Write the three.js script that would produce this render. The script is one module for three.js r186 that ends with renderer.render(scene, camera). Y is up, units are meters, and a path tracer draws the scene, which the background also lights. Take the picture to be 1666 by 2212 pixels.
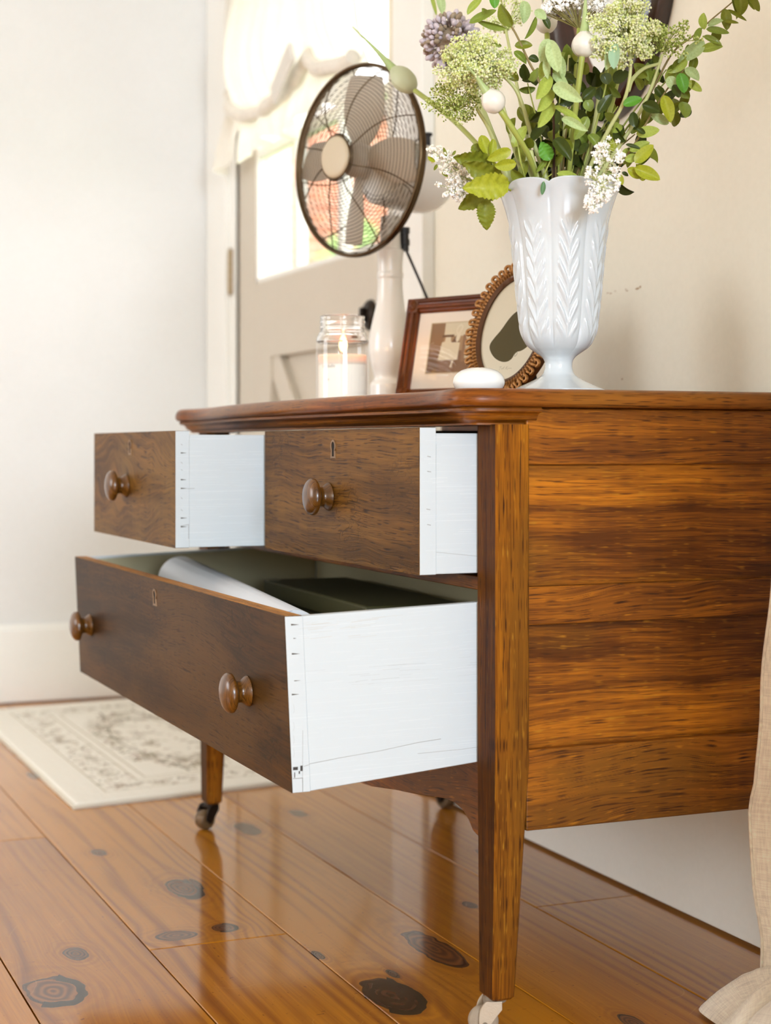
import * as THREE from 'three';
import { mergeGeometries, mergeVertices, toCreasedNormals } from 'three/addons/utils/BufferGeometryUtils.js';
import { RoundedBoxGeometry } from 'three/addons/geometries/RoundedBoxGeometry.js';
import { RectAreaLightUniformsLib } from 'three/addons/lights/RectAreaLightUniformsLib.js';

// ---------------------------------------------------------------- camera, sky, lights, exposure
const scene = new THREE.Scene();
const EYE = new THREE.Vector3(0, 0.71, 1.405), YAW = THREE.MathUtils.degToRad(22.66), FPX = 3600;
const FWD = new THREE.Vector3(-Math.cos(YAW), 0, -Math.sin(YAW)), RGT = new THREE.Vector3(Math.sin(YAW), 0, -Math.cos(YAW));
const camera = new THREE.PerspectiveCamera(2 * Math.atan(1246 / FPX) * 180 / Math.PI, 1666 / 2212, 0.05, 80);
camera.position.copy(EYE);
camera.lookAt(EYE.clone().add(FWD));
camera.setViewOffset(1666, 2492, 0, 280, 1666, 2212);      // a shift lens: verticals stay vertical
camera.focus = 2.16; camera.userData.fStop = 3.7;

scene.background = new THREE.Color(1.0, 1.0, 1.0);         // bright overcast sky
scene.backgroundIntensity = 9.0;
const renderer = new THREE.WebGLRenderer({ antialias: true });
renderer.toneMapping = THREE.LinearToneMapping;
renderer.toneMappingExposure = 0.58;
renderer.shadowMap.enabled = true;
RectAreaLightUniformsLib.init();
function daylight(name, w, h, pos, look, rgb, power) {     // daylight standing in a window opening, facing into the room
  const l = new THREE.RectAreaLight(new THREE.Color(...rgb), power, w, h);
  l.name = name; l.position.set(...pos); l.lookAt(...look); scene.add(l); return l;
}
daylight('window_light_right', 1.9, 1.25, [4.46, 1.6, 1.75], [0, 1.6, 1.75], [0.78, 0.94, 1.13], 60.0);
daylight('window_light_front', 1.5, 1.5, [-3.3, 1.45, 4.17], [-3.3, 1.45, 0], [0.84, 0.95, 1.08], 5.5);

// ---------------------------------------------------------------- helpers
let seed = 7;
const rnd = () => { seed = (seed + 0x6d2b79f5) | 0; let t = Math.imul(seed ^ (seed >>> 15), 1 | seed); t = (t + Math.imul(t ^ (t >>> 7), 61 | t)) ^ t; return ((t ^ (t >>> 14)) >>> 0) / 4294967296; };
const rr = (a, b) => a + (b - a) * rnd();
const V = (x, y, z) => new THREE.Vector3(x, y, z);
const clamp = (x, a = 0, b = 1) => Math.min(b, Math.max(a, x));
const lerp = (a, b, t) => a + (b - a) * t;
const smooth = (a, b, x) => { const t = clamp((x - a) / (b - a)); return t * t * (3 - 2 * t); };
// the point seen at that place of the 1666 x 2212 photograph, `d` metres along the line of sight
const at = (u, v, d) => EYE.clone().addScaledVector(FWD, d).addScaledVector(RGT, (u - 833) / FPX * d).add(V(0, (966 - v) / FPX * d, 0));

const hashv = new Float32Array(65536); { let s = 12345; for (let i = 0; i < 65536; i++) { s = (Math.imul(s, 1664525) + 1013904223) >>> 0; hashv[i] = s / 4294967296; } }
const h2 = (x, y) => hashv[((x * 197 + y * 7919 + (x * y & 255) * 31) & 65535)];
function vn(x, y) { const xi = Math.floor(x), yi = Math.floor(y); let fx = x - xi, fy = y - yi; fx = fx * fx * (3 - 2 * fx); fy = fy * fy * (3 - 2 * fy); const a = h2(xi, yi), b = h2(xi + 1, yi), c = h2(xi, yi + 1), d = h2(xi + 1, yi + 1); return a + (b - a) * fx + (c - a) * fy + (a - b - c + d) * fx * fy; }
function fbm(x, y, n = 4) { let s = 0, a = 0.5, t = 0; for (let i = 0; i < n; i++) { s += a * vn(x, y); t += a; x = x * 2.03 + 17.1; y = y * 2.03 + 5.3; a *= 0.5; } return s / t; }
const hex = (h) => [(h >> 16 & 255), (h >> 8 & 255), (h & 255)];
const mix3 = (a, b, t) => [a[0] + (b[0] - a[0]) * t, a[1] + (b[1] - a[1]) * t, a[2] + (b[2] - a[2]) * t];
function dataTex(w, h, fn, srgb = true, wrap = THREE.MirroredRepeatWrapping) {
  const d = new Uint8Array(w * h * 4);
  for (let y = 0, i = 0; y < h; y++) for (let x = 0; x < w; x++, i += 4) { const c = fn(x / w, y / h); d[i] = clamp(c[0], 0, 255); d[i + 1] = clamp(c[1], 0, 255); d[i + 2] = clamp(c[2], 0, 255); d[i + 3] = 255; }
  const t = new THREE.DataTexture(d, w, h, THREE.RGBAFormat); t.magFilter = THREE.LinearFilter; t.minFilter = THREE.LinearFilter;
  t.wrapS = t.wrapT = wrap; if (srgb) t.colorSpace = THREE.SRGBColorSpace; t.needsUpdate = true; return t;
}
function canvasTex(w, h, draw, srgb = true) {
  const c = document.createElement('canvas'); c.width = w; c.height = h; draw(c.getContext('2d'), w, h);
  const t = new THREE.CanvasTexture(c); if (srgb) t.colorSpace = THREE.SRGBColorSpace; t.wrapS = t.wrapT = THREE.ClampToEdgeWrapping; return t;
}
const std = (o) => new THREE.MeshStandardMaterial(o), phys = (o) => new THREE.MeshPhysicalMaterial(o);
const repeatTo = (t, su, sv, ou = 0, ov = 0) => { const c = t.clone(); c.repeat.set(su, sv); c.offset.set(ou, ov); c.needsUpdate = true; return c; };

const taken = {};
function numbered(n) { const k = taken[n] = (taken[n] ?? -1) + 1; return k ? `${n}_${String(k).padStart(3, '0')}` : n; }
function thing(name, label, category, pos = [0, 0, 0], group) {
  const o = new THREE.Group(); o.name = numbered(name); o.position.set(...pos); o.userData = { label, category };
  if (group) o.userData.group = group; scene.add(o); return o;
}
function mesh(name, geo, mat, parent = scene) {
  const m = new THREE.Mesh(geo, mat); m.name = name; m.castShadow = m.receiveShadow = true; parent.add(m); return m;
}
function single(name, geo, mat, label, category, pos = [0, 0, 0], group) {   // a thing that is one mesh; geo in its own axes
  const m = mesh(numbered(name), geo, mat); m.position.set(...pos); m.userData = { label, category }; if (group) m.userData.group = group; return m;
}
function struct(name, geo, mat) { const m = mesh(name, geo, mat); m.userData.kind = 'structure'; return m; }
// a part whose geometry is given in world axes: moved under its thing
function part(name, geo, mat, root, parent = root) { geo.translate(-root.position.x, -root.position.y, -root.position.z); return mesh(name, geo, mat, parent); }

// uv in metres from the widest face direction; grain: 'x','y','z' = the axis that u runs along
function uvBox(g, grain = 'x', ou = 0, ov = 0) {
  g = g.index ? g.toNonIndexed() : g; if (!g.attributes.normal) g.computeVertexNormals();
  const p = g.attributes.position.array, n = p.length / 3, uv = new Float32Array(n * 2), a = V(), b = V(), c = V();
  const gi = 'xyz'.indexOf(grain);
  for (let i = 0; i < n; i += 3) {
    a.fromArray(p, i * 3); b.fromArray(p, i * 3 + 3); c.fromArray(p, i * 3 + 6); b.sub(a); c.sub(a); b.cross(c);
    const w = [Math.abs(b.x), Math.abs(b.y), Math.abs(b.z)], m = w.indexOf(Math.max(...w));
    const rest = [0, 1, 2].filter((k) => k !== m), u = rest.includes(gi) ? gi : rest[0], v = rest.find((k) => k !== u);
    for (let k = 0; k < 3; k++) { uv[(i + k) * 2] = p[(i + k) * 3 + u] + ou; uv[(i + k) * 2 + 1] = p[(i + k) * 3 + v] + ov; }
  }
  g.setAttribute('uv', new THREE.BufferAttribute(uv, 2)); return g;
}
function box(x0, x1, y0, y1, z0, z1, r = 0.0012) {
  const g = r > 0 ? new RoundedBoxGeometry(x1 - x0, y1 - y0, z1 - z0, 2, Math.min(r, (x1 - x0) / 2.1, (y1 - y0) / 2.1, (z1 - z0) / 2.1)) : new THREE.BoxGeometry(x1 - x0, y1 - y0, z1 - z0);
  g.translate((x0 + x1) / 2, (y0 + y1) / 2, (z0 + z1) / 2); return g;
}
const wbox = (grain, x0, x1, y0, y1, z0, z1, r, ou, ov) => uvBox(box(x0, x1, y0, y1, z0, z1, r), grain, ou, ov);
// a plate: outline in (z, y), from x0 to x1
function prismX(pts, x0, x1, bevel = 0.001) {
  const s = new THREE.Shape(pts.map(([z, y]) => new THREE.Vector2(-z, y)));
  const g = new THREE.ExtrudeGeometry(s, { depth: x1 - x0 - 2 * bevel, bevelEnabled: bevel > 0, bevelThickness: bevel, bevelSize: bevel, bevelOffset: -bevel, bevelSegments: 1 });
  g.applyMatrix4(new THREE.Matrix4().set(0, 0, 1, x0 + bevel, 0, 1, 0, 0, -1, 0, 0, 0, 0, 0, 0, 1)); return g;
}
// a plate: outline in (x, y), from z0 to z1
function prismZ(pts, z0, z1, bevel = 0.001, holes = []) {
  const s = new THREE.Shape(pts.map(([x, y]) => new THREE.Vector2(x, y)));
  for (const h of holes) s.holes.push(new THREE.Path(h.map(([x, y]) => new THREE.Vector2(x, y))));
  const g = new THREE.ExtrudeGeometry(s, { depth: z1 - z0 - 2 * bevel, bevelEnabled: bevel > 0, bevelThickness: bevel, bevelSize: bevel, bevelOffset: -bevel, bevelSegments: 1 });
  g.translate(0, 0, z0 + bevel); return g;
}
// rings of points joined into a skin; closed round each ring
function loft(rings, { close = true, capA = false, capB = false } = {}) {
  const n = rings[0].length, pos = [], uv = [], idx = [];
  let acc = 0;
  rings.forEach((r, j) => { if (j) acc += r[0].distanceTo(rings[j - 1][0]); let w = 0; for (let i = 0; i <= n; i++) { if (i === n && !close) break; const q = r[i % n]; pos.push(q.x, q.y, q.z); if (i) w += q.distanceTo(r[(i - 1) % n]); uv.push(acc, w); } });
  const m = close ? n + 1 : n;
  for (let j = 0; j + 1 < rings.length; j++) for (let i = 0; i + 1 < m; i++) { const a = j * m + i; idx.push(a, a + 1, a + m, a + 1, a + m + 1, a + m); }
  for (const [cap, j] of [[capA, 0], [capB, rings.length - 1]]) if (cap) {
    const c = V(); rings[j].forEach((q) => c.add(q)); c.multiplyScalar(1 / n); const k = pos.length / 3; pos.push(c.x, c.y, c.z); uv.push(0, 0);
    for (let i = 0; i < n; i++) { const a = j * m + i, b = j * m + (i + 1) % m; j ? idx.push(a, b, k) : idx.push(b, a, k); }
  }
  const g = new THREE.BufferGeometry(); g.setAttribute('position', new THREE.Float32BufferAttribute(pos, 3)); g.setAttribute('uv', new THREE.Float32BufferAttribute(uv, 2)); g.setIndex(idx); g.computeVertexNormals();
  if (close) { const nn = g.attributes.normal; for (let j = 0; j < rings.length; j++) { const a = j * m, b = j * m + n, x = nn.getX(a) + nn.getX(b), y = nn.getY(a) + nn.getY(b), z = nn.getZ(a) + nn.getZ(b), l = Math.hypot(x, y, z) || 1; nn.setXYZ(a, x / l, y / l, z / l); nn.setXYZ(b, x / l, y / l, z / l); } }
  return g;
}
// a tube through points with a radius at each
function tube(pts, radii, sides = 8, seg = 6, cap = true) {
  const curve = new THREE.CatmullRomCurve3(pts, false, 'centripetal'), n = Math.max(2, (pts.length - 1) * seg), rings = [];
  const R = (t) => { if (typeof radii === 'number') return radii; const x = t * (radii.length - 1), i = Math.min(radii.length - 2, Math.floor(x)); return lerp(radii[i], radii[i + 1], x - i); };
  let up = Math.abs(curve.getTangent(0).y) > 0.9 ? V(1, 0, 0) : V(0, 1, 0);
  for (let j = 0; j <= n; j++) {
    const t = j / n, c = curve.getPoint(t), tg = curve.getTangent(t).normalize();
    const b = V().crossVectors(tg, up).normalize(), a = V().crossVectors(b, tg).normalize(); up = a;
    const r = R(t), ring = []; for (let i = 0; i < sides; i++) { const w = i / sides * Math.PI * 2; ring.push(c.clone().addScaledVector(a, Math.cos(w) * r).addScaledVector(b, Math.sin(w) * r)); }
    rings.push(ring);
  }
  return loft(rings, { capA: cap, capB: cap });
}
const lathe = (pts, seg = 48) => new THREE.LatheGeometry(pts.map(([r, y]) => new THREE.Vector2(Math.max(r, 1e-5), y)), seg);
function smoothProfile(pts, n = 60) { const c = new THREE.SplineCurve(pts.map(([r, y]) => new THREE.Vector2(r, y))); return c.getPoints(n).map((p) => [p.x, p.y]); }
function merge(list) { const l = list.map((g) => { g = g.index ? g.toNonIndexed() : g; for (const k of Object.keys(g.attributes)) if (!['position', 'normal', 'uv'].includes(k)) g.deleteAttribute(k); if (!g.attributes.uv) g.setAttribute('uv', new THREE.Float32BufferAttribute(new Float32Array(g.attributes.position.count * 2), 2)); g.morphAttributes = {}; return g; }); return mergeGeometries(l); }
// ---------------------------------------------------------------- wood, paint and floor textures
// u along the grain: one texture holds LU x LV metres
function woodTex(W, H, LU, LV, o) {
  const off = o.off ?? 0;
  return dataTex(W, H, (s, t) => {
    const x = s * LU, y = t * LV;
    let w = y + o.wave * (fbm(x * o.wf + off, y * 5 + off, 3) - 0.5) + (o.figure ?? 0) * (fbm(x * 9 + off, y * 14, 2) - 0.5);
    const ring = 0.5 + 0.5 * Math.sin((w * o.rings + 1.6 * vn(x * 1.5 + off, w * 22)) * Math.PI * 2);
    const s1 = vn(x * 9 + off, w * 380), s2 = vn(x * 22 + off, w * 820), s3 = vn(x * 60, w * 1500 + off), coarse = fbm(x * 4 + off, w * 60, 3);
    const patch = fbm(x * 3.4 + off * 3, y * 10, 4), cloud = fbm(x * 7 + off, y * 22 + off, 3);
    let f = 0.5 + o.ringC * (ring - 0.5) + o.fibreC * ((s1 - 0.5) * 1.0 + (s2 - 0.5) * 0.9 + (s3 - 0.5) * 0.6) + 0.7 * (coarse - 0.5) + o.patchC * (patch - 0.5) * 2 + 0.5 * (cloud - 0.5);
    if (o.crackle) { const k = Math.abs(vn(x * 70 + 4 * vn(x * 30, y * 60), w * 330 + off) - 0.5); if (k < 0.09) f -= o.crackle * (1 - k / 0.09) * smooth(0.40, 0.62, vn(x * 11 + off, y * 17)); }
    let c = mix3(o.dark, o.light, clamp(f));
    if (o.grey) c = mix3(c, o.grey, clamp((fbm(x * 2.6 + 40 + off, y * 9 + 3, 4) - 0.50) * 5.5) * 0.7);
    if (o.flecks) { const k = vn(x * 60 + off, w * 700); if (k > 0.80) c = mix3(c, o.flecks, (k - 0.80) * 3.4); }
    const pore = vn(x * 42 + 9 + off, w * 1050 + 7); if (pore > 0.70) c = mix3(c, o.pore, clamp((pore - 0.70) * 3.2 * (o.poreC ?? 1)));
    return c;
  });
}
const texDrawer = woodTex(1024, 768, 0.62, 0.42, { crackle: 0.8, off: 3, wave: 0.03, wf: 2.5, figure: 0.012, rings: 46, ringC: 0.16, fibreC: 0.4, patchC: 0.42, dark: [74, 47, 12], light: [132, 90, 34], pore: [40, 19, 6], grey: [136, 97, 42] });
const texDrawerLow = woodTex(1280, 512, 1.16, 0.30, { crackle: 0.9, off: 19, wave: 0.05, wf: 1.7, figure: 0.008, rings: 30, ringC: 0.10, fibreC: 0.4, patchC: 0.45, dark: [38, 23, 5], light: [88, 56, 18], pore: [35, 18, 6], grey: [92, 64, 28] });
const texDrawerFig = woodTex(768, 512, 0.60, 0.30, { crackle: 0.3, off: 31, wave: 0.14, wf: 3.2, figure: 0.03, rings: 85, ringC: 0.3, fibreC: 0.34, patchC: 0.30, dark: [66, 42, 12], light: [128, 88, 36], pore: [38, 19, 6], grey: [129, 96, 43] });
const texSide = woodTex(1280, 1024, 0.60, 0.60, { off: 8, wave: 0.035, wf: 2.1, figure: 0.006, rings: 34, ringC: 0.08, fibreC: 0.36, patchC: 0.9, dark: [84, 42, 4], light: [190, 114, 20], pore: [48, 20, 3], poreC: 0.7, grey: [99, 67, 16], flecks: [177, 121, 28] });
const texRail = woodTex(1024, 512, 0.60, 0.30, { off: 57, wave: 0.05, wf: 3.1, figure: 0.014, rings: 52, ringC: 0.16, fibreC: 0.38, patchC: 0.55, dark: [89, 46, 6], light: [172, 102, 20], pore: [47, 20, 3], grey: [101, 63, 14], flecks: [178, 115, 24] });
const texLeg = woodTex(1024, 256, 0.80, 0.12, { off: 77, wave: 0.012, wf: 2.0, rings: 40, ringC: 0.14, fibreC: 0.46, patchC: 0.45, dark: [93, 49, 7], light: [168, 104, 19], pore: [51, 23, 3], grey: [106, 67, 18], flecks: [178, 130, 38] });
const texTop = woodTex(1280, 512, 1.3, 0.40, { off: 93, wave: 0.06, wf: 1.6, figure: 0.006, rings: 34, ringC: 0.26, fibreC: 0.34, patchC: 0.40, dark: [96, 48, 9], light: [162, 92, 25], pore: [53, 24, 5], grey: [138, 89, 30] });
const woodMat = (tex, LU, LV, o = {}) => { const t = repeatTo(tex, 1 / LU, 1 / LV); return phys({ color: o.tint ?? 0xffffff, map: t, bumpMap: t, bumpScale: o.bump ?? 0.0007, roughness: o.rough ?? 0.4, clearcoat: o.coat ?? 0.06, clearcoatRoughness: 0.28, specularIntensity: o.spec ?? 0.45, name: o.name ?? 'wood' }); };
const M = {
  drawer: woodMat(texDrawer, 0.62, 0.42, { rough: 0.44, coat: 0.02, spec: 0.22, bump: 0.0020 }), drawerLow: woodMat(texDrawerLow, 1.16, 0.30, { rough: 0.44, coat: 0.02, spec: 0.22, bump: 0.0020 }), drawerFig: woodMat(texDrawerFig, 0.60, 0.30, { rough: 0.44, coat: 0.02, spec: 0.22, bump: 0.0020 }),
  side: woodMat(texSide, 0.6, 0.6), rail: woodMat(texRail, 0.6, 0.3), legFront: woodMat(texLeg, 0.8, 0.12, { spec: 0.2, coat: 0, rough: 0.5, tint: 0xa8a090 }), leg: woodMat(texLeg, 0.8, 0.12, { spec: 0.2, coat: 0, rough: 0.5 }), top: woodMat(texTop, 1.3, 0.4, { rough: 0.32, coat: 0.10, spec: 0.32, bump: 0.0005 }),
  knob: woodMat(texDrawer, 0.3, 0.2, { tint: 0xf0e0c8, rough: 0.22, coat: 0.5, spec: 0.8, bump: 0.0002 }),
  inside: std({ color: new THREE.Color(0.50, 0.44, 0.27), roughness: 0.85, name: 'drawer_lining' }),
  darkIron: phys({ color: 0x2b2119, roughness: 0.4, metalness: 0.7, name: 'dark_iron' }),
  keyPlate: phys({ color: 0x8e7256, roughness: 0.38, metalness: 0.7, name: 'dark_brass' }),
  brass: phys({ color: 0xa08c6c, roughness: 0.38, metalness: 0.75, name: 'aged_brass' }),
  hole: std({ color: 0x0c0604, roughness: 0.9, name: 'keyhole_dark' }),
};

const grainNoise = dataTex(512, 512, (s, t) => { const k = 120 + 70 * (fbm(s * 9, t * 9, 4) - 0.5) * 2 + 24 * (vn(s * 140, t * 140) - 0.5); return [k, k, k]; }, false);
const paintTex = (rgb, amp, off) => dataTex(512, 512, (s, t) => { const k = (fbm(s * 7 + off, t * 7, 5) - 0.5) * amp + (vn(s * 180, t * 180 + off) - 0.5) * amp * 0.5; return [rgb[0] + k, rgb[1] + k, rgb[2] + k * 1.1]; });
const paintMat = (rgb, rough, off, amp = 5, bump = 0.0006) => std({ map: repeatTo(paintTex(rgb, amp, off), 0.9, 0.9), bumpMap: repeatTo(grainNoise, 2.4, 2.4), bumpScale: bump, roughness: rough });
M.wall = paintMat([246, 240, 222], 0.72, 1); M.wall.name = 'cream_wall_paint';
M.wallLeft = paintMat([231, 230, 226], 0.55, 5); M.wallLeft.name = 'white_wall_paint';
M.trim = paintMat([247, 245, 238], 0.42, 9, 4, 0.0003); M.trim.name = 'trim_paint';
M.door = paintMat([212, 202, 185], 0.45, 13, 5, 0.0004); M.door.name = 'door_paint';
M.ceiling = paintMat([244, 242, 236], 0.8, 17); M.ceiling.name = 'ceiling_paint';
M.glass = phys({ color: 0xffffff, roughness: 0, transmission: 1, thickness: 0, ior: 1.5, name: 'window_glass' });

// pine boards: rows across z, joints along x, knots where they lie
const ROWS = [0, 0.2, 0.4, 0.6, 0.806, 1.0065, 1.21, 1.41, 1.61, 1.81, 2.01, 2.21, 2.41, 2.61, 2.81, 3.01, 3.21, 3.41, 3.61, 3.81, 4.01, 4.2];
const JOINT = { 0: [-2.285], 1: [-1.2], 2: [-1.46], 3: [-2.3], 4: [-3.04], 5: [-1.1] };
const KNOTS = [  // x, z, size along x, size along z, how dark, crescent of bark
  [-2.60, 0.672, 0.055, 0.022, 0.75, 1], [-2.323, 0.905, 0.030, 0.016, 0.8, 0], [-2.176, 0.967, 0.056, 0.034, 0.55, 1], [-2.354, 0.752, 0.022, 0.029, 0.7, 0],
  [-2.365, 0.676, 0.02, 0.017, 0.8, 1], [-2.962, 0.447, 0.05, 0.018, 0.95, 0], [-3.047, 0.316, 0.03, 0.014, 0.9, 0], [-1.99, 0.566, 0.066, 0.030, 1.1, 1],
  [-2.15, 0.432, 0.09, 0.024, 0.7, 0], [-2.886, 0.743, 0.022, 0.012, 0.8, 0], [-2.335, 0.288, 0.02, 0.01, 0.9, 0], [-2.187, 0.594, 0.02, 0.007, 1, 0],
  [-3.62, 0.72, 0.04, 0.01, 0.7, 0], [-3.3, 0.86, 0.03, 0.012, 0.7, 0], [-1.8, 0.1, 0.04, 0.02, 0.9, 0], [-2.62, 0.12, 0.03, 0.014, 0.8, 0], [-1.78, 0.33, 0.03, 0.012, 0.8, 0], [-2.07, 0.53, 0.018, 0.006, 1, 0], [-2.62, 0.645, 0.03, 0.006, 0.8, 1],
];
function boardColor(x, z) {
  let r = 0; while (r < ROWS.length - 2 && z > ROWS[r + 1]) r++;
  const js = JOINT[r] || []; const b = r * 3 + (x < (js[0] ?? -99) ? 1 : 0), off = b * 13.7;
  const tone = hashv[b * 97 + 11] - 0.5;
  let w = z, near = 9, kk = null;
  for (const k of KNOTS) {
    if (k[1] < ROWS[r] || k[1] > ROWS[r + 1]) continue;
    const dx = (x - k[0]) / k[2], dz = (z - k[1]) / k[3], d2 = dx * dx + dz * dz;
    if (d2 > 60) continue;
    w -= (z - k[1]) * 0.72 * Math.exp(-d2 / 5) - Math.sign(z - k[1]) * 0.006 * Math.exp(-d2 / 9);
    const d = Math.sqrt(d2) * (0.9 + 0.2 * vn(x * 60, z * 60)); if (d < near) { near = d; kk = k; }
  }
  w += 0.018 * (fbm(x * 0.9 + off, z * 4 + off, 3) - 0.5) * 2;
  const warp = fbm(x * 0.7 + off, w * 9 + off, 3), ring = 0.5 + 0.5 * Math.sin((w * 44 + 4.2 * warp) * Math.PI * 2);
  const late = Math.pow(ring, 2.2) * smooth(0.30, 0.72, fbm(x * 0.5 + off * 2, w * 14 + off, 3)), fibre = vn(x * 9 + off, w * 480), fine = vn(x * 26 + off, w * 1100), blot = fbm(x * 1.8 + off, z * 5, 3) - 0.5, streak = vn(x * 2.2 + off, w * 120);
  let c = mix3([198, 128, 24], [126, 67, 6], clamp(0.14 + 0.50 * late + 0.20 * (fibre - 0.5) + 0.14 * (fine - 0.5) + 0.16 * (streak - 0.5) + 0.42 * blot + 0.34 * tone));
  if (kk) {
    const dk = kk[4];
    const halo = Math.exp(-Math.pow(near / 1.9, 2)) * (0.30 + 0.22 * Math.sin(near * 11)); c = mix3(c, [96, 44, 10], clamp(halo * dk));
    const rg = 0.5 + 0.5 * Math.sin(near * 19 + 3 * vn(x * 40, z * 60)), deep = clamp((dk - 0.5) * 1.5);
    if (near < 1) c = mix3(mix3([150, 92, 44], [96, 54, 24], rg), mix3([62, 30, 10], [26, 11, 4], rg), clamp(deep * (0.65 + 0.5 * vn(x * 70, z * 90)) * (dk > 1 ? 1.3 : 1)));
    if (Math.abs(near - 1) < 0.07) c = mix3(c, [44, 20, 6], 0.75);
    if (dk > 1 && near < 0.35) c = mix3(c, [96, 44, 12], 0.6 * vn(x * 120, z * 160));
    if (kk[5] && near > 0.86 && near < 1.22 && (z - kk[1]) * 0.9 - (x - kk[0]) * 0.35 < 0.004) c = mix3(c, [14, 8, 4], 0.85);
  }
  const speck = vn(x * 210, z * 210); if (speck > 0.965) c = mix3(c, [90, 44, 12], 0.6);
  return c;
}
function floorTex(W, H, x0, x1, z1) {
  const t = dataTex(W, H, (s, v) => boardColor(lerp(x0, x1, s), v * z1), true, THREE.ClampToEdgeWrapping), d = t.image.data;
  const n = Math.round((x1 - x0) * 90);
  for (let k = 0; k < n; k++) {                              // pale hair scratches in the varnish
    let px = rnd() * W, py = rnd() * H, a = rr(0, 6.28), curl = rr(-0.06, 0.06), L = rr(15, 70) * W / 1200;
    const am = rr(0.10, 0.38);
    for (let i = 0; i < L; i++) { a += curl + rr(-0.03, 0.03); px += Math.cos(a); py += Math.sin(a); const q = ((py | 0) * W + (px | 0)) * 4; if (px < 0 || py < 0 || px >= W || py >= H) break; d[q] = lerp(d[q], 236, am); d[q + 1] = lerp(d[q + 1], 190, am); d[q + 2] = lerp(d[q + 2], 130, am); }
  }
  return t;
}
const FX = [-4.75, -3.2, -1.45], FZ = 1.3;
const floorNear = floorTex(2048, 1520, FX[1], FX[2], FZ), floorFar = floorTex(1024, 860, FX[0], FX[1], FZ);
floorNear.wrapS = floorNear.wrapT = THREE.MirroredRepeatWrapping;
const floorMat = (t) => phys({ map: t, roughness: 0.42, specularIntensity: 0.15, clearcoat: 1, clearcoatRoughness: 0.10, ior: 1.5, name: 'varnished_pine' });
const FM = [floorMat(floorNear), floorMat(floorFar)];

// ---------------------------------------------------------------- the room
const X0 = -4.67, X1 = 4.5, Z1 = 4.2, HGT = 2.55, TH = 0.16;
function plank(x0, x1, z0, z1) {
  const g0 = 0.0010, b = 0.0010, pos = [], uv = [], nor = [], groups = [];
  const cuts = [x0 + g0]; if (x0 < FX[1] && x1 > FX[1]) cuts.push(FX[1]); cuts.push(x1 - g0);
  const P = (x, y, z, n, far) => { pos.push(x, y, z); nor.push(...n); uv.push((x - (far ? FX[0] : FX[1])) / (far ? FX[1] - FX[0] : FX[2] - FX[1]), z / FZ); };
  const quad = (a, bb, c, d, n, far) => { for (const q of [a, bb, c, a, c, d]) P(...q, n, far); };
  const za = z0 + g0, zb = z1 - g0;
  for (let i = 0; i + 1 < cuts.length; i++) {
    const a = cuts[i], c = cuts[i + 1], far = c <= FX[1] + 1e-6, st = pos.length / 3, ia = i === 0 ? b : 0, ic = i === cuts.length - 2 ? b : 0;
    quad([a + ia, 0, zb - b], [c - ic, 0, zb - b], [c - ic, 0, za + b], [a + ia, 0, za + b], [0, 1, 0], far);
    quad([a, -b, zb], [c, -b, zb], [c - ic, 0, zb - b], [a + ia, 0, zb - b], [0, .7, .7], far);
    quad([c, -b, za], [a, -b, za], [a + ia, 0, za + b], [c - ic, 0, za + b], [0, .7, -.7], far);
    quad([a, -0.02, zb], [c, -0.02, zb], [c, -b, zb], [a, -b, zb], [0, 0, 1], far);
    quad([c, -0.02, za], [a, -0.02, za], [a, -b, za], [c, -b, za], [0, 0, -1], far);
    if (ia) { quad([a, -0.02, za], [a, -0.02, zb], [a, -b, zb], [a, -b, za], [-1, 0, 0], far); quad([a, -b, za], [a, -b, zb], [a + b, 0, zb - b], [a + b, 0, za + b], [-.7, .7, 0], far); }
    if (ic) { quad([c, -0.02, zb], [c, -0.02, za], [c, -b, za], [c, -b, zb], [1, 0, 0], far); quad([c, -b, zb], [c, -b, za], [c - b, 0, za + b], [c - b, 0, zb - b], [.7, .7, 0], far); }
    groups.push([st, pos.length / 3 - st, far ? 1 : 0]);
  }
  const g = new THREE.BufferGeometry(); g.setAttribute('position', new THREE.Float32BufferAttribute(pos, 3)); g.setAttribute('normal', new THREE.Float32BufferAttribute(nor, 3)); g.setAttribute('uv', new THREE.Float32BufferAttribute(uv, 2));
  groups.forEach((q) => g.addGroup(...q)); return g;
}
const floor = struct('floor', box(X0 - TH, X1 + TH, -0.2, -0.0205, -TH, Z1 + TH, 0), std({ color: 0x1c0f06, roughness: 0.9, name: 'subfloor' }));
for (let r = 0; r + 1 < ROWS.length; r++) {
  const js = JOINT[r] ?? [-3.6 + ((r * 1.37) % 3.4)], xs = [X0, ...js, js[js.length - 1] + 2.4, X1].filter((x) => x <= X1).sort((a, b) => a - b);
  for (let k = 0; k + 1 < xs.length; k++) if (xs[k + 1] - xs[k] > 0.02) mesh('plank', plank(xs[k], xs[k + 1], ROWS[r], ROWS[r + 1]), FM, floor);
}
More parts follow.
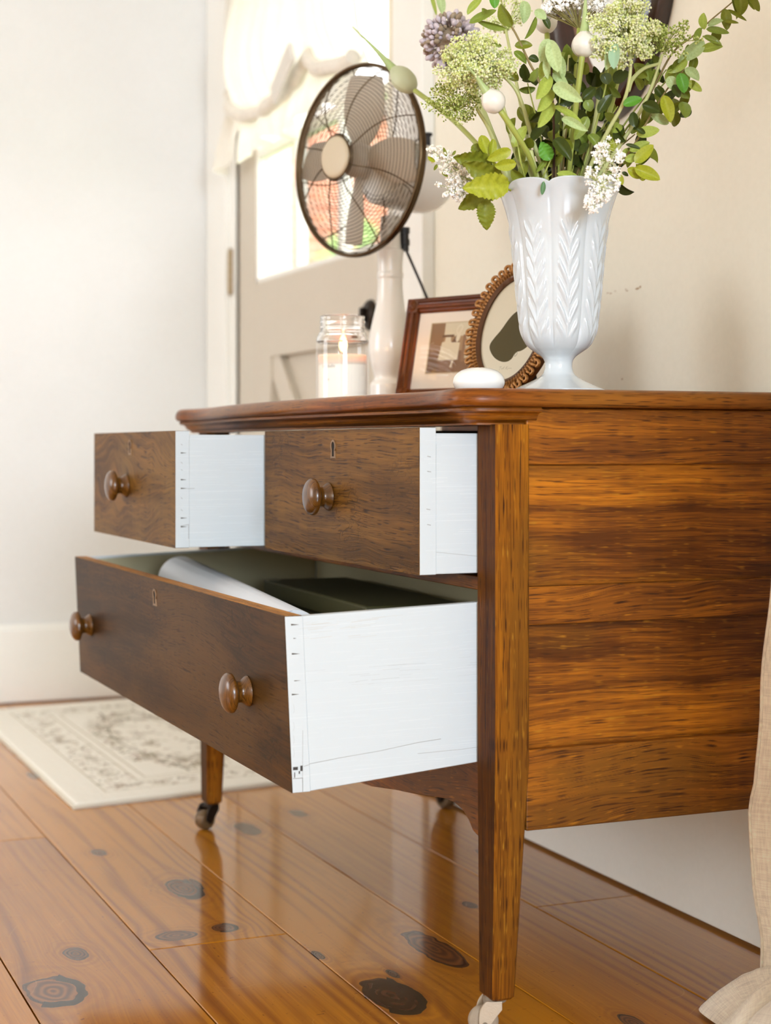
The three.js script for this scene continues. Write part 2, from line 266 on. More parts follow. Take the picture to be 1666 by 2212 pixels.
// wall with rectangular openings: axis 'x' lies in the plane z = const
function wallGeo(axis, a0, a1, w0, w1, holes) {
  const cuts = [...new Set([a0, a1, ...holes.flatMap((h) => [h[0], h[1]])])].sort((p, q) => p - q), list = [];
  for (let i = 0; i + 1 < cuts.length; i++) {
    const h = holes.find((q) => q[0] <= cuts[i] + 1e-6 && q[1] >= cuts[i + 1] - 1e-6);
    for (const [y0, y1] of h ? [[0, h[2]], [h[3], HGT]] : [[0, HGT]]) if (y1 - y0 > 0.001) list.push(axis === 'x' ? box(cuts[i], cuts[i + 1], y0, y1, w0, w1, 0) : box(w0, w1, y0, y1, cuts[i], cuts[i + 1], 0));
  }
  return uvBox(merge(list), 'x');
}
const WIN = { right: [0.75, 2.75, 0.95, 2.25], front: [-4.05, -2.55, 0.7, 2.2], back: [-1.25, -0.45, 0.4, 2.1], door: [-4.44, -3.27, 0, 2.06] };
struct('wall_back', wallGeo('x', X0 - TH, X1 + TH, -TH, 0, [WIN.door]), M.wall);
struct('wall_left', wallGeo('z', 0, Z1, X0 - TH, X0, []), M.wallLeft);
struct('wall_right', wallGeo('z', 0, Z1, X1, X1 + TH, [WIN.right]), M.wall);
struct('wall_front', wallGeo('x', X0 - TH, X1 + TH, Z1, Z1 + TH, [WIN.front]), M.wall);
struct('ceiling', uvBox(box(X0 - TH, X1 + TH, HGT, HGT + 0.15, -TH, Z1 + TH, 0)), M.ceiling);
// windows: frame, bars, panes
function windowUnit(n, axis, w, plane, cols, rows) {
  const g = new THREE.Group(); g.name = 'window_' + n; g.userData.kind = 'structure'; scene.add(g);
  const B = (a0, a1, y0, y1, d0, d1, r) => axis === 'x' ? box(a0, a1, y0, y1, plane + d0, plane + d1, r) : box(plane + d0, plane + d1, y0, y1, a0, a1, r);
  mesh('frame', merge([B(w[0], w[0] + 0.05, w[2], w[3], -0.03, 0.03, 0.002), B(w[1] - 0.05, w[1], w[2], w[3], -0.03, 0.03, 0.002), B(w[0] + 0.05, w[1] - 0.05, w[2], w[2] + 0.05, -0.03, 0.03, 0.002), B(w[0] + 0.05, w[1] - 0.05, w[3] - 0.05, w[3], -0.03, 0.03, 0.002)]), M.trim, g);
  const a0 = w[0] + 0.05, a1 = w[1] - 0.05, y0 = w[2] + 0.05, y1 = w[3] - 0.05;
  for (let i = 1; i < cols; i++) { const a = lerp(a0, a1, i / cols); mesh('muntin', B(a - 0.011, a + 0.011, y0, y1, -0.015, 0.015, 0.003), M.trim, g); }
  for (let j = 1; j < rows; j++) { const y = lerp(y0, y1, j / rows); mesh('muntin', B(a0, a1, y - 0.011, y + 0.011, -0.0145, 0.0145, 0.003), M.trim, g); }
  for (let i = 0; i < cols; i++) for (let j = 0; j < rows; j++) mesh('pane', B(lerp(a0, a1, i / cols), lerp(a0, a1, (i + 1) / cols), lerp(y0, y1, j / rows), lerp(y0, y1, (j + 1) / rows), -0.0005, 0.0005, 0), M.glass, g);
}
windowUnit(1, 'z', WIN.right, X1 + 0.09, 3, 2); windowUnit(2, 'x', WIN.front, Z1 + 0.09, 2, 2);

// baseboards with a dark shadow gap over the boards
struct('baseboard_left', uvBox(merge([box(X0, X0 + 0.018, 0.004, 0.205, 0.02, Z1, 0.002), box(X0, X0 + 0.011, 0.2, 0.218, 0.02, Z1, 0.003)])), M.trim);
const baseBack = (a, b) => merge([box(a, b, 0.005, 0.205, 0, 0.016, 0.002), box(a, b, 0.2, 0.218, 0, 0.010, 0.003)]);
struct('baseboard_back', uvBox(merge([baseBack(-3.10, X1)])), M.trim);
// door casing and jambs
struct('trim_1', uvBox(merge([box(X0 + 0.004, -4.475, 0.002, 2.2, 0, 0.022, 0.003), box(-4.49, -4.44, 0.002, 2.06, -0.09, 0.006, 0.002), box(-4.45, -4.41, 0.002, 2.06, -0.085, -0.053, 0.001)]), 'y'), M.trim);
struct('trim_2', uvBox(merge([box(-3.262, -3.105, 0.002, 2.2, 0, 0.028, 0.003), box(-3.283, -3.255, 0.002, 2.06, -0.09, 0.006, 0.002), box(-3.31, -3.275, 0.002, 2.06, -0.085, -0.053, 0.001)]), 'y'), M.trim);
struct('trim_3', uvBox(box(X0 + 0.004, -3.105, 2.06, 2.22, 0, 0.03, 0.003), 'x'), M.trim);

// ---------------------------------------------------------------- the door
{
  const d = new THREE.Group(); d.name = 'door_1'; d.userData.kind = 'structure'; scene.add(d);
  const L = -4.4397, R = -3.288, gl = -4.294, gr = -3.36, gb = 1.152, gt = 1.93, z0 = -0.05, z1 = -0.006;
  mesh('door_slab', uvBox(merge([box(L, gl, 0.012, 2.05, z0, z1, 0.002), box(gr, R, 0.012, 2.05, z0, z1, 0.002), box(gl, gr, gt, 2.05, z0, z1, 0.002), box(gl, gr, 0.948, gb, z0, z1, 0.002), box(gl, -4.165, 0.012, 0.949, z0, z1, 0.002), box(-3.46, gr, 0.012, 0.949, z0, z1, 0.002), box(-4.165, -3.46, 0.012, 0.2, z0, z1, 0.002)]), 'y'), M.door, d);
  mesh('panel', uvBox(box(-4.165, -3.46, 0.2, 0.948, z0 + 0.004, -0.032, 0), 'y'), M.door, d);
  const bar = (s) => { const g = box(-0.53, 0.53, -0.04, 0.04, -0.032, -0.012, 0.002); g.rotateZ(s * Math.atan2(0.748, 0.705)); g.translate(-3.8125, 0.574, 0); return uvBox(g, 'x'); };
  mesh('brace', bar(-1), M.door, d);
  for (const k of [1, 2]) { const x = lerp(gl, gr, k / 3); mesh('muntin', uvBox(box(x - 0.012, x + 0.012, gb, gt, -0.04, -0.01, 0.003)), M.trim, d); }
  mesh('muntin', uvBox(box(gl, gr, 1.49, 1.514, -0.0395, -0.0105, 0.003)), M.trim, d);
  mesh('glazing_bead', uvBox(merge([box(gl, gl + 0.016, gb, gt, -0.03, -0.008, 0.003), box(gr - 0.016, gr, gb, gt, -0.03, -0.008, 0.003), box(gl, gr, gb, gb + 0.014, -0.03, -0.008, 0.003)])), M.trim, d);
  for (let i = 0; i < 3; i++) for (const [y0, y1] of [[gb, 1.502], [1.502, gt]]) mesh('pane', box(lerp(gl, gr, i / 3), lerp(gl, gr, (i + 1) / 3), y0, y1, -0.026, -0.0255, 0), M.glass, d);
  const hinge = (y) => { const parts = [box(-4.486, -4.462, y - 0.058, y + 0.058, 0.006, 0.0085, 0.0008)]; for (let k = 0; k < 5; k++) { const c = new THREE.CylinderGeometry(0.0065, 0.0065, 0.0215, 16); c.translate(-4.462, y - 0.046 + k * 0.023, 0.012); parts.push(c); } for (const e of [-1, 1]) { const s = new THREE.SphereGeometry(0.006, 12, 8); s.translate(-4.462, y + e * 0.06, 0.012); parts.push(s); } return merge(parts); };
  for (const y of [1.20, 0.25, 1.86]) mesh('hinge', hinge(y), M.brass, d);
  const rose = lathe(smoothProfile([[0.0002, 0.016], [0.020, 0.0155], [0.028, 0.013], [0.034, 0.007], [0.035, 0.0005], [0.033, 0]], 30), 40); rose.rotateX(Math.PI / 2); rose.translate(-3.462, 1.006, -0.006);
  const turn = new RoundedBoxGeometry(0.012, 0.034, 0.014, 3, 0.004); turn.translate(-3.462, 1.006, 0.016); mesh('lock_rosette', merge([rose, turn]), M.darkIron, d);
}
// ---------------------------------------------------------------- the dresser
const DC = -2.4;                                             // its middle
const dresser = thing('dresser', 'dark oak dresser on casters with three pulled-out drawers, against the cream wall', 'dresser', [DC, 0, 0.27]);
const dpart = (n, g, m, parent) => part(n, g, m, dresser, parent);
// serpentine outline of the top: from the right back round the front to the left back
const outline = (() => {
  const half = [[0.643, 0.018], [0.643, 0.14], [0.643, 0.27], [0.643, 0.40], [0.643, 0.49], [0.641, 0.528], [0.632, 0.556], [0.613, 0.571], [0.585, 0.573], [0.545, 0.567], [0.50, 0.564], [0.44, 0.567], [0.35, 0.577], [0.24, 0.587], [0.12, 0.593]];
  const pts = [...half, [0, 0.595], ...half.slice().reverse().map(([x, z]) => [-x, z])].map(([x, z]) => V(DC + x, 0, z));
  return new THREE.CatmullRomCurve3(pts, false, 'centripetal').getPoints(260);
})();
const outNormal = outline.map((p, i) => { const a = outline[Math.max(0, i - 1)], b = outline[Math.min(outline.length - 1, i + 1)]; const t = b.clone().sub(a).normalize(); return V(-t.z, 0, t.x).multiplyScalar(-1); });   // away from the middle
if (outNormal[130].z < 0) outNormal.forEach((n) => n.multiplyScalar(-1));
const ringAt = (inset, y, i0 = 0, i1 = outline.length - 1) => outline.slice(i0, i1 + 1).map((p, i) => p.clone().addScaledVector(outNormal[i0 + i], -inset).setY(y));
{
  const prof = [[0.020, 0.7578], [0.006, 0.7578], [0.0022, 0.7595], [0.0004, 0.7628], [0, 0.767], [0.0010, 0.7715], [0.0035, 0.7758], [0.0075, 0.7787], [0.0125, 0.7800], [0.020, 0.7800]];
  const skin = loft(prof.map(([d, y]) => ringAt(d, y)), { close: false });
  const uv = skin.attributes.uv, n = outline.length; let acc = 0; const len = outline.map((p, i) => (acc += i ? p.distanceTo(outline[i - 1]) : 0));
  for (let j = 0; j < prof.length; j++) for (let i = 0; i < n; i++) uv.setXY(j * n + i, len[i], j * 0.006);
  const flip = skin.index.array; for (let i = 0; i < flip.length; i += 3) { const t = flip[i]; flip[i] = flip[i + 1]; flip[i + 1] = t; } skin.computeVertexNormals();
  const face = (y, up) => { const sh = new THREE.ShapeGeometry(new THREE.Shape(ringAt(0.020, y).map((p) => new THREE.Vector2(p.x, -p.z)))); sh.rotateX(-Math.PI / 2); sh.translate(0, y, 0); const a = sh.index.array; if (!up) { for (let i = 0; i < a.length; i += 3) { const t = a[i]; a[i] = a[i + 1]; a[i + 1] = t; } sh.computeVertexNormals(); } return uvBox(sh, 'x'); };
  const back = uvBox(box(DC - 0.63, DC + 0.63, 0.7582, 0.7798, 0.0175, 0.0215, 0), 'x');
  dpart('top_board', merge([skin, face(0.78, true), face(0.7578, false), back]), M.top);
}
// a moulding: closed profile (inset, y) swept along part of the outline
function sweepOutline(prof, i0, i1) {
  const rings = []; for (let i = i0; i <= i1; i++) rings.push(prof.map(([d, y]) => outline[i].clone().addScaledVector(outNormal[i], -d).setY(y)));
  const list = [], n = prof.length, pos = [], uv = [], idx = []; let acc = 0;
  const quadNormals = [];
  for (let k = 0; k < n; k++) {                                  // every face of the profile on its own, so that its edges stay sharp
    acc = 0; const base = pos.length / 3;
    rings.forEach((r, j) => { if (j) acc += r[k].distanceTo(rings[j - 1][k]); for (const q of [r[k], r[(k + 1) % n]]) pos.push(q.x, q.y, q.z); uv.push(acc, k * 0.011, acc, k * 0.011 + 0.008); });
    for (let j = 0; j + 1 < rings.length; j++) { const a = base + j * 2; idx.push(a, a + 1, a + 2, a + 1, a + 3, a + 2); }
  }
  const g = new THREE.BufferGeometry(); g.setAttribute('position', new THREE.Float32BufferAttribute(pos, 3)); g.setAttribute('uv', new THREE.Float32BufferAttribute(uv, 2)); g.setIndex(idx); g.computeVertexNormals();
  const caps = [rings[0], rings[rings.length - 1]].map((r) => { const c = THREE.ShapeUtils.triangulateShape(prof.map(([d, y]) => new THREE.Vector2(d, y)), []); const q = new THREE.BufferGeometry(); q.setAttribute('position', new THREE.Float32BufferAttribute(c.flatMap((f) => f.flatMap((i) => r[i].toArray())), 3)); q.computeVertexNormals(); return uvBox(q, 'y'); });
  return merge([g, ...caps]);
}
{
  const i0 = outline.findIndex((p) => p.z > 0.458), i1 = outline.length - 1 - i0;
  const prof = [[0.060, 0.7576], [0.0085, 0.7576], [0.0075, 0.7560], [0.0075, 0.7528], [0.0095, 0.7515], [0.0150, 0.7505], [0.0185, 0.7480], [0.0200, 0.7450], [0.0220, 0.7425], [0.0260, 0.7405], [0.0290, 0.7390], [0.0290, 0.7365], [0.060, 0.7365]];
  dpart('cornice_moulding', sweepOutline(prof, i0, i1), M.rail);
}
// legs: square posts that taper below the case, each with a caster
const taperRing = (x0, x1, z0, z1, y, b = 0.002) => [[x0 + b, z0], [x1 - b, z0], [x1, z0 + b], [x1, z1 - b], [x1 - b, z1], [x0 + b, z1], [x0, z1 - b], [x0, z0 + b]].map(([x, z]) => V(x, y, z));
const mirrorX = (g) => { g = g.clone(); g.translate(-DC, 0, 0); g.scale(-1, 1, 1); if (g.index) { const a = g.index.array; for (let i = 0; i < a.length; i += 3) { const t = a[i]; a[i] = a[i + 1]; a[i + 1] = t; } } else for (const k of Object.keys(g.attributes)) { const at_ = g.attributes[k], s = at_.itemSize, a = at_.array; for (let i = 0; i < a.length; i += 3 * s) for (let c = 0; c < s; c++) { const t = a[i + c]; a[i + c] = a[i + s + c]; a[i + s + c] = t; } } g.translate(DC, 0, 0); return g; };
function splitFront(g) {                                        // faces that look forward take the second material: the leg wood tinted darker, shade painted in
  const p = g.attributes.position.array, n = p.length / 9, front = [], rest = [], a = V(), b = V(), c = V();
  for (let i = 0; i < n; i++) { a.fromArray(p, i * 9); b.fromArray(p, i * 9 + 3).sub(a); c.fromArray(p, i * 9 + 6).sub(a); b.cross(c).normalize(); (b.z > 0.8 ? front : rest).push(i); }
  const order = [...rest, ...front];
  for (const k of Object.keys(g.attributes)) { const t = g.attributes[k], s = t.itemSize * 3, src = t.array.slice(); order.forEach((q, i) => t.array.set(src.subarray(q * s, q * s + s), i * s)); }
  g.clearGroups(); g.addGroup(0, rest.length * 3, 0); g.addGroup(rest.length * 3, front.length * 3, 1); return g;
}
function legGeo(front, ou) {
  const [za, zb, zc, zd] = front ? [0.4772, 0.5222, 0.4915, 0.5210] : [0.018, 0.063, 0.020, 0.050];
  const rings = [];
  for (const y of [0.7372, 0.6, 0.45, 0.33]) rings.push(taperRing(-1.8262, -1.7743, za, zb, y));
  for (const k of [0.25, 0.5, 0.75, 1]) rings.push(taperRing(lerp(-1.8262, -1.8235, k), lerp(-1.7743, -1.7852, k), lerp(za, zc, k), lerp(zb, zd, k), lerp(0.33, 0.0505, k)));
  rings.push(taperRing(-1.8200, -1.7885, zc + 0.003, zd - 0.003, 0.0470));
  const g = uvBox(toCreasedNormals(loft(rings, { capA: true, capB: true }), 0.5), 'y', ou, ou * 3.1);
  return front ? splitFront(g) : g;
}
const wheelMats = [phys({ color: 0xb9a892, roughness: 0.55, metalness: 0.1, bumpMap: repeatTo(grainNoise, 6, 6), bumpScale: 0.002, name: 'worn_pale_caster' }), phys({ color: 0x6a5235, roughness: 0.4, metalness: 0.2, name: 'worn_brown_caster' })];
function caster(leg, x, z, yaw, mats) {
  const fork = [], T = (g) => { g.rotateY(yaw); g.translate(x, 0, z); return g; };
  const stem = new THREE.CylinderGeometry(0.012, 0.014, 0.006, 20); stem.translate(0, 0.0455, 0); fork.push(stem);
  const sw = new THREE.Shape(); sw.moveTo(-0.006, 0.045); sw.lineTo(0.012, 0.045); sw.quadraticCurveTo(0.022, 0.036, 0.020, 0.018); sw.lineTo(0.012, 0.012); sw.quadraticCurveTo(0.004, 0.024, -0.006, 0.036); sw.closePath();
  for (const s of [-1, 1]) { const g = new THREE.ExtrudeGeometry(sw, { depth: 0.003, bevelEnabled: true, bevelSize: 0.0008, bevelThickness: 0.0008, bevelSegments: 2 }); g.translate(0, 0, s * 0.0145 - 0.0015); fork.push(g); }
  const bridge = new RoundedBoxGeometry(0.02, 0.006, 0.03, 2, 0.002); bridge.translate(0.004, 0.042, 0); fork.push(bridge);
  const pin = new THREE.CylinderGeometry(0.0035, 0.0035, 0.038, 12); pin.rotateX(Math.PI / 2); pin.translate(0.014, 0.0185, 0); fork.push(pin);
  dpart('caster_fork', T(merge(fork)), mats[0], leg);
  const w = lathe([[0.004, -0.0115], [0.013, -0.0115], [0.0165, -0.0095], [0.0183, -0.004], [0.0183, 0.004], [0.0165, 0.0095], [0.013, 0.0115], [0.004, 0.0115]], 28); w.rotateX(Math.PI / 2); w.translate(0.014, 0.0183, 0);
  dpart('caster_wheel', T(w), mats[1], leg);
}
{
  const fr = legGeo(true, 0.05), br = legGeo(false, 0.3), fl = mirrorX(legGeo(true, 0.45)), bl = mirrorX(legGeo(false, 0.6));
  const pale = [wheelMats[0], wheelMats[0]], dark = [M.darkIron, wheelMats[1]];
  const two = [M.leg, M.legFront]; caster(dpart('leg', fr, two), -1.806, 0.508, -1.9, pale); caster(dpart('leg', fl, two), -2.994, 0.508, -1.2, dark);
  caster(dpart('leg', br, M.leg), -1.806, 0.038, 2.4, dark); caster(dpart('leg', bl, M.leg), -2.994, 0.038, 0.4, dark);
}
// sides: three rails and two sunk panels each
{
  const rails = [[0.6885, 0.7575], [0.4958, 0.5425], [0.2490, 0.3468]], panels = [[0.5425, 0.6885], [0.3468, 0.4958]];
  rails.forEach(([a, b], i) => { const g = wbox('z', -1.802, -1.7798, a, b, 0.045, 0.4790, 0.0024, [0.07, 0.66, 1.27][i], [0, 0, 0.08][i]); dpart('side_rail', g, M.rail); dpart('side_rail', mirrorX(g), M.rail); });
  panels.forEach(([a, b], i) => { const g = wbox('z', -1.802, -1.7902, a - 0.006, b + 0.006, 0.045, 0.4790, 0, [0.07, 0.66][i], [0.1, 0.05][i]); dpart('side_panel', g, M.side); dpart('side_panel', mirrorX(g), M.side); });
  dpart('back_panel', wbox('x', DC - 0.60, DC + 0.60, 0.26, 0.755, 0.024, 0.034, 0.001), M.side);
  dpart('drawer_rail', wbox('x', -2.974, -1.826, 0.536, 0.5525, 0.478, 0.5195, 0.0012), M.rail);
  dpart('dust_board', wbox('x', -2.974, -1.826, 0.538, 0.5465, 0.034, 0.478, 0), M.inside);
  dpart('drawer_divider', wbox('y', -2.4195, -2.4131, 0.5525, 0.7365, 0.08, 0.5195, 0.0008), M.rail);
  dpart('bottom_board', wbox('x', -2.974, -1.826, 0.300, 0.308, 0.034, 0.50, 0), M.inside);
  const half = [[0.574, 0.325], [0.574, 0.232], [0.558, 0.2335], [0.545, 0.2375], [0.533, 0.248], [0.516, 0.2565], [0.49, 0.2612], [0.46, 0.2605], [0.41, 0.2535], [0.36, 0.2475], [0.30, 0.2410], [0.21, 0.2290], [0.10, 0.2230]];
  const pts = [...half, [0, 0.2215], ...half.slice().reverse().map(([x, y]) => [-x, y])].map(([x, y]) => [DC + x, y]);
  dpart('apron', uvBox(prismZ(pts, 0.495, 0.514, 0.001), 'x'), M.rail);
}
// drawers
function keyShape(s, r, w1, w2, h) { const p = []; for (let i = 0; i <= 18; i++) { const a = lerp(-0.72, Math.PI + 0.72, i / 18); p.push([Math.cos(a) * r * s, Math.sin(a) * r * s]); } p.push([-w1 * s, -h * s]); p.push([w1 * s, -h * s]); return p; }
const knobProfile = smoothProfile([[0.0005, 0], [0.0178, 0], [0.0184, 0.003], [0.0165, 0.0058], [0.0138, 0.0095], [0.0134, 0.0130], [0.0150, 0.0165], [0.0200, 0.0188], [0.0243, 0.0212], [0.0252, 0.0245], [0.0238, 0.0285], [0.0185, 0.0325], [0.0100, 0.0352], [0.0003, 0.0362]], 70);
const knobGeo = (() => { const g = lathe(knobProfile, 40); g.rotateX(Math.PI / 2); const uv = g.attributes.uv, p = g.attributes.position; for (let i = 0; i < p.count; i++) uv.setXY(i, p.getY(i) + 0.1, p.getX(i) + p.getZ(i) * 0.4 + 0.03); return g; })();
// white painted boards of the drawers, the paint worn off along some joints
function paintedTex(W, H, draw, off) {
  return canvasTex(W, H, (c) => {
    c.fillStyle = '#c9d1d4'; c.fillRect(0, 0, W, H);
    for (let i = 0; i < 700; i++) { const y = rnd() * H, x = rnd() * W, l = rr(30, 240); c.strokeStyle = rnd() < 0.5 ? `rgba(196,198,194,${rr(0.04, 0.16)})` : `rgba(244,246,245,${rr(0.1, 0.35)})`; c.lineWidth = rr(0.7, 2.2); c.beginPath(); c.moveTo(x, y); c.bezierCurveTo(x + l * .3, y + rr(-3, 3), x + l * .7, y + rr(-3, 3), x + l, y + rr(-4, 4)); c.stroke(); }
    draw(c, W, H);
  });
}
const wedge = (c, x, y, l, h) => { c.fillStyle = 'rgba(58,52,44,0.92)'; c.beginPath(); c.moveTo(x, y - h); c.quadraticCurveTo(x + l * .5, y - h * .4, x + l, y + rr(-1, 1)); c.lineTo(x, y + h * .7); c.closePath(); c.fill(); };
const hair = (c, pts, a, w = 1.3) => { c.strokeStyle = `rgba(96,92,84,${a})`; c.lineWidth = w; c.beginPath(); pts.forEach(([x, y], i) => i ? c.lineTo(x + rr(-1, 1), y + rr(-1, 1)) : c.moveTo(x, y)); c.stroke(); };
// canvas x runs from the front of the drawer backwards, y from its top edge down
const paintLow = paintedTex(1400, 1120, (c, W, H) => {
  const s = W / 0.25;                                           // pixels per metre
  for (const [x, y, l, h] of [[0.008, 0.010, 0.010, 6], [0.009, 0.043, 0.010, 6], [0.009, 0.089, 0.009, 6], [0.011, 0.0255, 0.004, 3], [0.012, 0.0735, 0.008, 3]]) wedge(c, x * s, y * s, l * s, h);
  for (const y of [0.10, 0.12, 0.135, 0.15]) hair(c, [[0.011 * s, y * s], [0.012 * s, (y + 0.006) * s], [0.011 * s, (y + 0.01) * s]], 0.35);
  hair(c, [[0.0225 * s, 0.13 * s], [0.0225 * s, 0.165 * s], [0.0222 * s, 0.19 * s]], 0.5, 2); hair(c, [[0.0105 * s, 0.184 * s], [0.0225 * s, 0.184 * s], [0.0225 * s, 0.205 * s]], 0.9, 2.5);
  c.fillStyle = 'rgba(30,26,22,0.9)'; c.fillRect(0.0105 * s, 0.171 * s, 0.006 * s, 0.0035 * s); c.fillRect(0.0195 * s, 0.170 * s, 0.003 * s, 0.006 * s); c.fillRect(0.012 * s, 0.177 * s, 0.001 * s, 0.006 * s); c.fillRect(0.0175 * s, 0.176 * s, 0.0015 * s, 0.003 * s);
  hair(c, [[0.024 * s, 0.171 * s], [0.05 * s, 0.1655 * s], [0.075 * s, 0.1615 * s], [0.10 * s, 0.1555 * s], [0.115 * s, 0.1535 * s]], 0.75, 2); hair(c, [[0.10 * s, 0.1685 * s], [0.13 * s, 0.168 * s], [0.18 * s, 0.163 * s], [0.24 * s, 0.1595 * s]], 0.6, 1.6);
  for (let i = 0; i < 46; i++) { const x = rr(0.02, 0.2) * s, y = (rr(0.062, 0.086) - x / s * 0.02) * s; hair(c, [[x, y], [x + rr(20, 150), y + rr(-5, 2)]], rr(0.1, 0.34), 1.2); }
  for (let i = 0; i < 24; i++) { const x = rr(0.015, 0.07) * s, y = rr(0.006, 0.03) * s; c.strokeStyle = `rgba(170,140,104,${rr(0.1, 0.4)})`; c.lineWidth = rr(0.8, 2.2); c.beginPath(); c.moveTo(x, y); c.lineTo(x + rr(20, 120), y - rr(2, 10)); c.stroke(); }
});
const paintUp = (seedDraw) => paintedTex(1024, 720, (c, W, H) => {
  const s = W / 0.25;
  if (seedDraw === 0) { for (const y of [0.0335, 0.0735]) { wedge(c, 0.0085 * s, y * s, 0.009 * s, 4.5); } for (const y of [0.0865, 0.131, 0.144]) wedge(c, 0.0085 * s, y * s, 0.010 * s, 4.5); for (const y of [0.02, 0.047, 0.058, 0.10, 0.118]) hair(c, [[0.0085 * s, y * s], [0.0115 * s, (y + 0.002) * s]], 0.6, 2.2); hair(c, [[0.0205 * s, 0.014 * s], [0.021 * s, 0.05 * s]], 0.25); hair(c, [[0.0085 * s, 0.1425 * s], [0.0205 * s, 0.1405 * s], [0.0205 * s, 0.162 * s]], 0.7, 2); hair(c, [[0.0185 * s, 0.087 * s], [0.026 * s, 0.0865 * s]], 0.6, 2); }
  else { for (const [x, y] of [[0.010, 0.0345], [0.010, 0.0525], [0.009, 0.0975], [0.010, 0.116]]) hair(c, [[x * s, y * s], [(x + 0.005) * s, (y + 0.001) * s]], 0.7, 2.4); hair(c, [[0.022 * s, 0.15 * s], [0.05 * s, 0.1565 * s]], 0.4, 1.6); hair(c, [[0.022 * s, 0.02 * s], [0.0215 * s, 0.06 * s]], 0.2); }
});
const whiteMat = (t) => phys({ map: t, bumpMap: t, bumpScale: 0.0006, roughness: 0.5, name: 'white_drawer_paint' });
const whitePlain = std({ color: 0xcbd3d7, roughness: 0.55, name: 'white_paint' });
function sideUV(g, zf, yt, W, H, depth) {                           // canvas laid on a drawer's side from its front top corner
  g = g.index ? g.toNonIndexed() : g; const p = g.attributes.position, uv = new Float32Array(p.count * 2);
  for (let i = 0; i < p.count; i++) { uv[i * 2] = clamp((zf - p.getZ(i)) / depth, 0.001, 0.999); uv[i * 2 + 1] = clamp(1 - (yt - p.getY(i)) / (depth * H / W), 0.001, 0.999); }
  g.setAttribute('uv', new THREE.BufferAttribute(uv, 2)); return g;
}
function drawer(o) {
  const d = new THREE.Group(); d.name = 'drawer'; dresser.add(d); if (o.label) d.userData.label = o.label;
  const { x0, x1, zf, zb, yt, yb, ft, tilt = 0 } = o, lean = (y) => -tilt * (yt - y);               // the front leans as the drawer sags
  // front board
  const fb = prismX([[zf, yt], [zf + lean(yb), yb], [zf + lean(yb) - ft, yb], [zf - ft, yt]], x0, x1 - 0.0012, 0.0008);
  dpart('drawer_front', uvBox(fb, 'x', o.ou, o.ov), o.front, d);
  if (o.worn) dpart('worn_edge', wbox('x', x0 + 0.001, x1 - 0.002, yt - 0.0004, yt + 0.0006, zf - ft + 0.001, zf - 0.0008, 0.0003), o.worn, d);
  const endCap = prismX([[zf - 0.0006, yt - 0.0005], [zf + lean(yb) - 0.0006, yb + 0.0005], [zf + lean(yb) - ft, yb + 0.0005], [zf - ft, yt - 0.0005]], x1 - 0.0012, x1, 0.0004);
  const side = (a, b) => prismX([[zf - ft, yt - o.drop], [zf + lean(yb) - ft, yb + 0.001], [zb, yb + o.riseB], [zb, yt - o.drop + o.riseT]], a, b, 0.0008);
  dpart('drawer_side', sideUV(merge([endCap, side(x1 - 0.013, x1)]), zf, yt, o.tw, o.th, 0.25), o.paint, d);
  dpart('drawer_side', sideUV(side(x0, x0 + 0.013), zf, yt, o.tw, o.th, 0.25), o.paint, d);
  const inn = 0.0008;
  dpart('drawer_back', prismX([[zb + 0.012, yt - o.drop + o.riseT - 0.004], [zb + 0.012, yb + o.riseB], [zb, yb + o.riseB], [zb, yt - o.drop + o.riseT - 0.004]], x0 + 0.013 + inn, x1 - 0.013 - inn, 0.0005), o.lining, d);
  dpart('drawer_bottom', prismX([[zf - ft + lean(yb) - 0.001, yb + 0.012], [zf - ft + lean(yb) - 0.001, yb + 0.007], [zb + 0.013, yb + o.riseB + 0.007], [zb + 0.013, yb + o.riseB + 0.012]], x0 + 0.013 + inn, x1 - 0.013 - inn, 0.0004), o.lining, d);
  for (const s of [0, 1]) dpart('drawer_lining', prismX([[zf - ft - 0.002, yt - o.drop - 0.004], [zf - ft + lean(yb) - 0.002, yb + 0.014], [zb + 0.014, yb + o.riseB + 0.014], [zb + 0.014, yt - o.drop + o.riseT - 0.004]], s ? x1 - 0.0142 : x0 + 0.0132, s ? x1 - 0.0132 : x0 + 0.0142, 0), o.lining, d);
  const rot = Math.atan(tilt), onFront = (g, x, y) => { g.rotateX(-rot * 0 + 0); const e = new THREE.Matrix4().makeRotationX(rot); g.applyMatrix4(e); g.translate(x, y, zf + lean(y)); return g; };
  for (const [x, y] of o.knobs) { const g = knobGeo.clone(); g.rotateZ(rr(0, 6)); dpart('knob', onFront(g, x, y), M.knob, d); }
  for (const [x, y, k] of o.keys) {
    dpart('keyhole_plate', onFront(prismZ(keyShape(1, 0.0090, 0.0090, 0.0090, 0.0165), -0.001, 0.0016, 0.0004, [keyShape(1, 0.0060, 0.0042, 0.0042, 0.0138).reverse()]), x, y), M.keyPlate, d);
    dpart('keyhole', onFront(prismZ(keyShape(1, 0.0062, 0.0044, 0.0044, 0.0140), -0.001, 0.0006, 0), x, y), M.hole, d);
  }
  return d;
}
drawer({ x0: -2.4125, x1: -1.8290, zf: 0.5971, zb: 0.10, yt: 0.7340, yb: 0.5560, ft: 0.0215, drop: 0.0072, riseT: 0, riseB: 0.0005, front: M.drawer, paint: whiteMat(paintUp(1)), lining: whitePlain, tw: 1024, th: 720, ou: -0.049, ov: 0, knobs: [[-2.1355, 0.6423]], keys: [[-2.1181, 0.7112, 1]], label: 'upper right drawer, pulled out a little' });
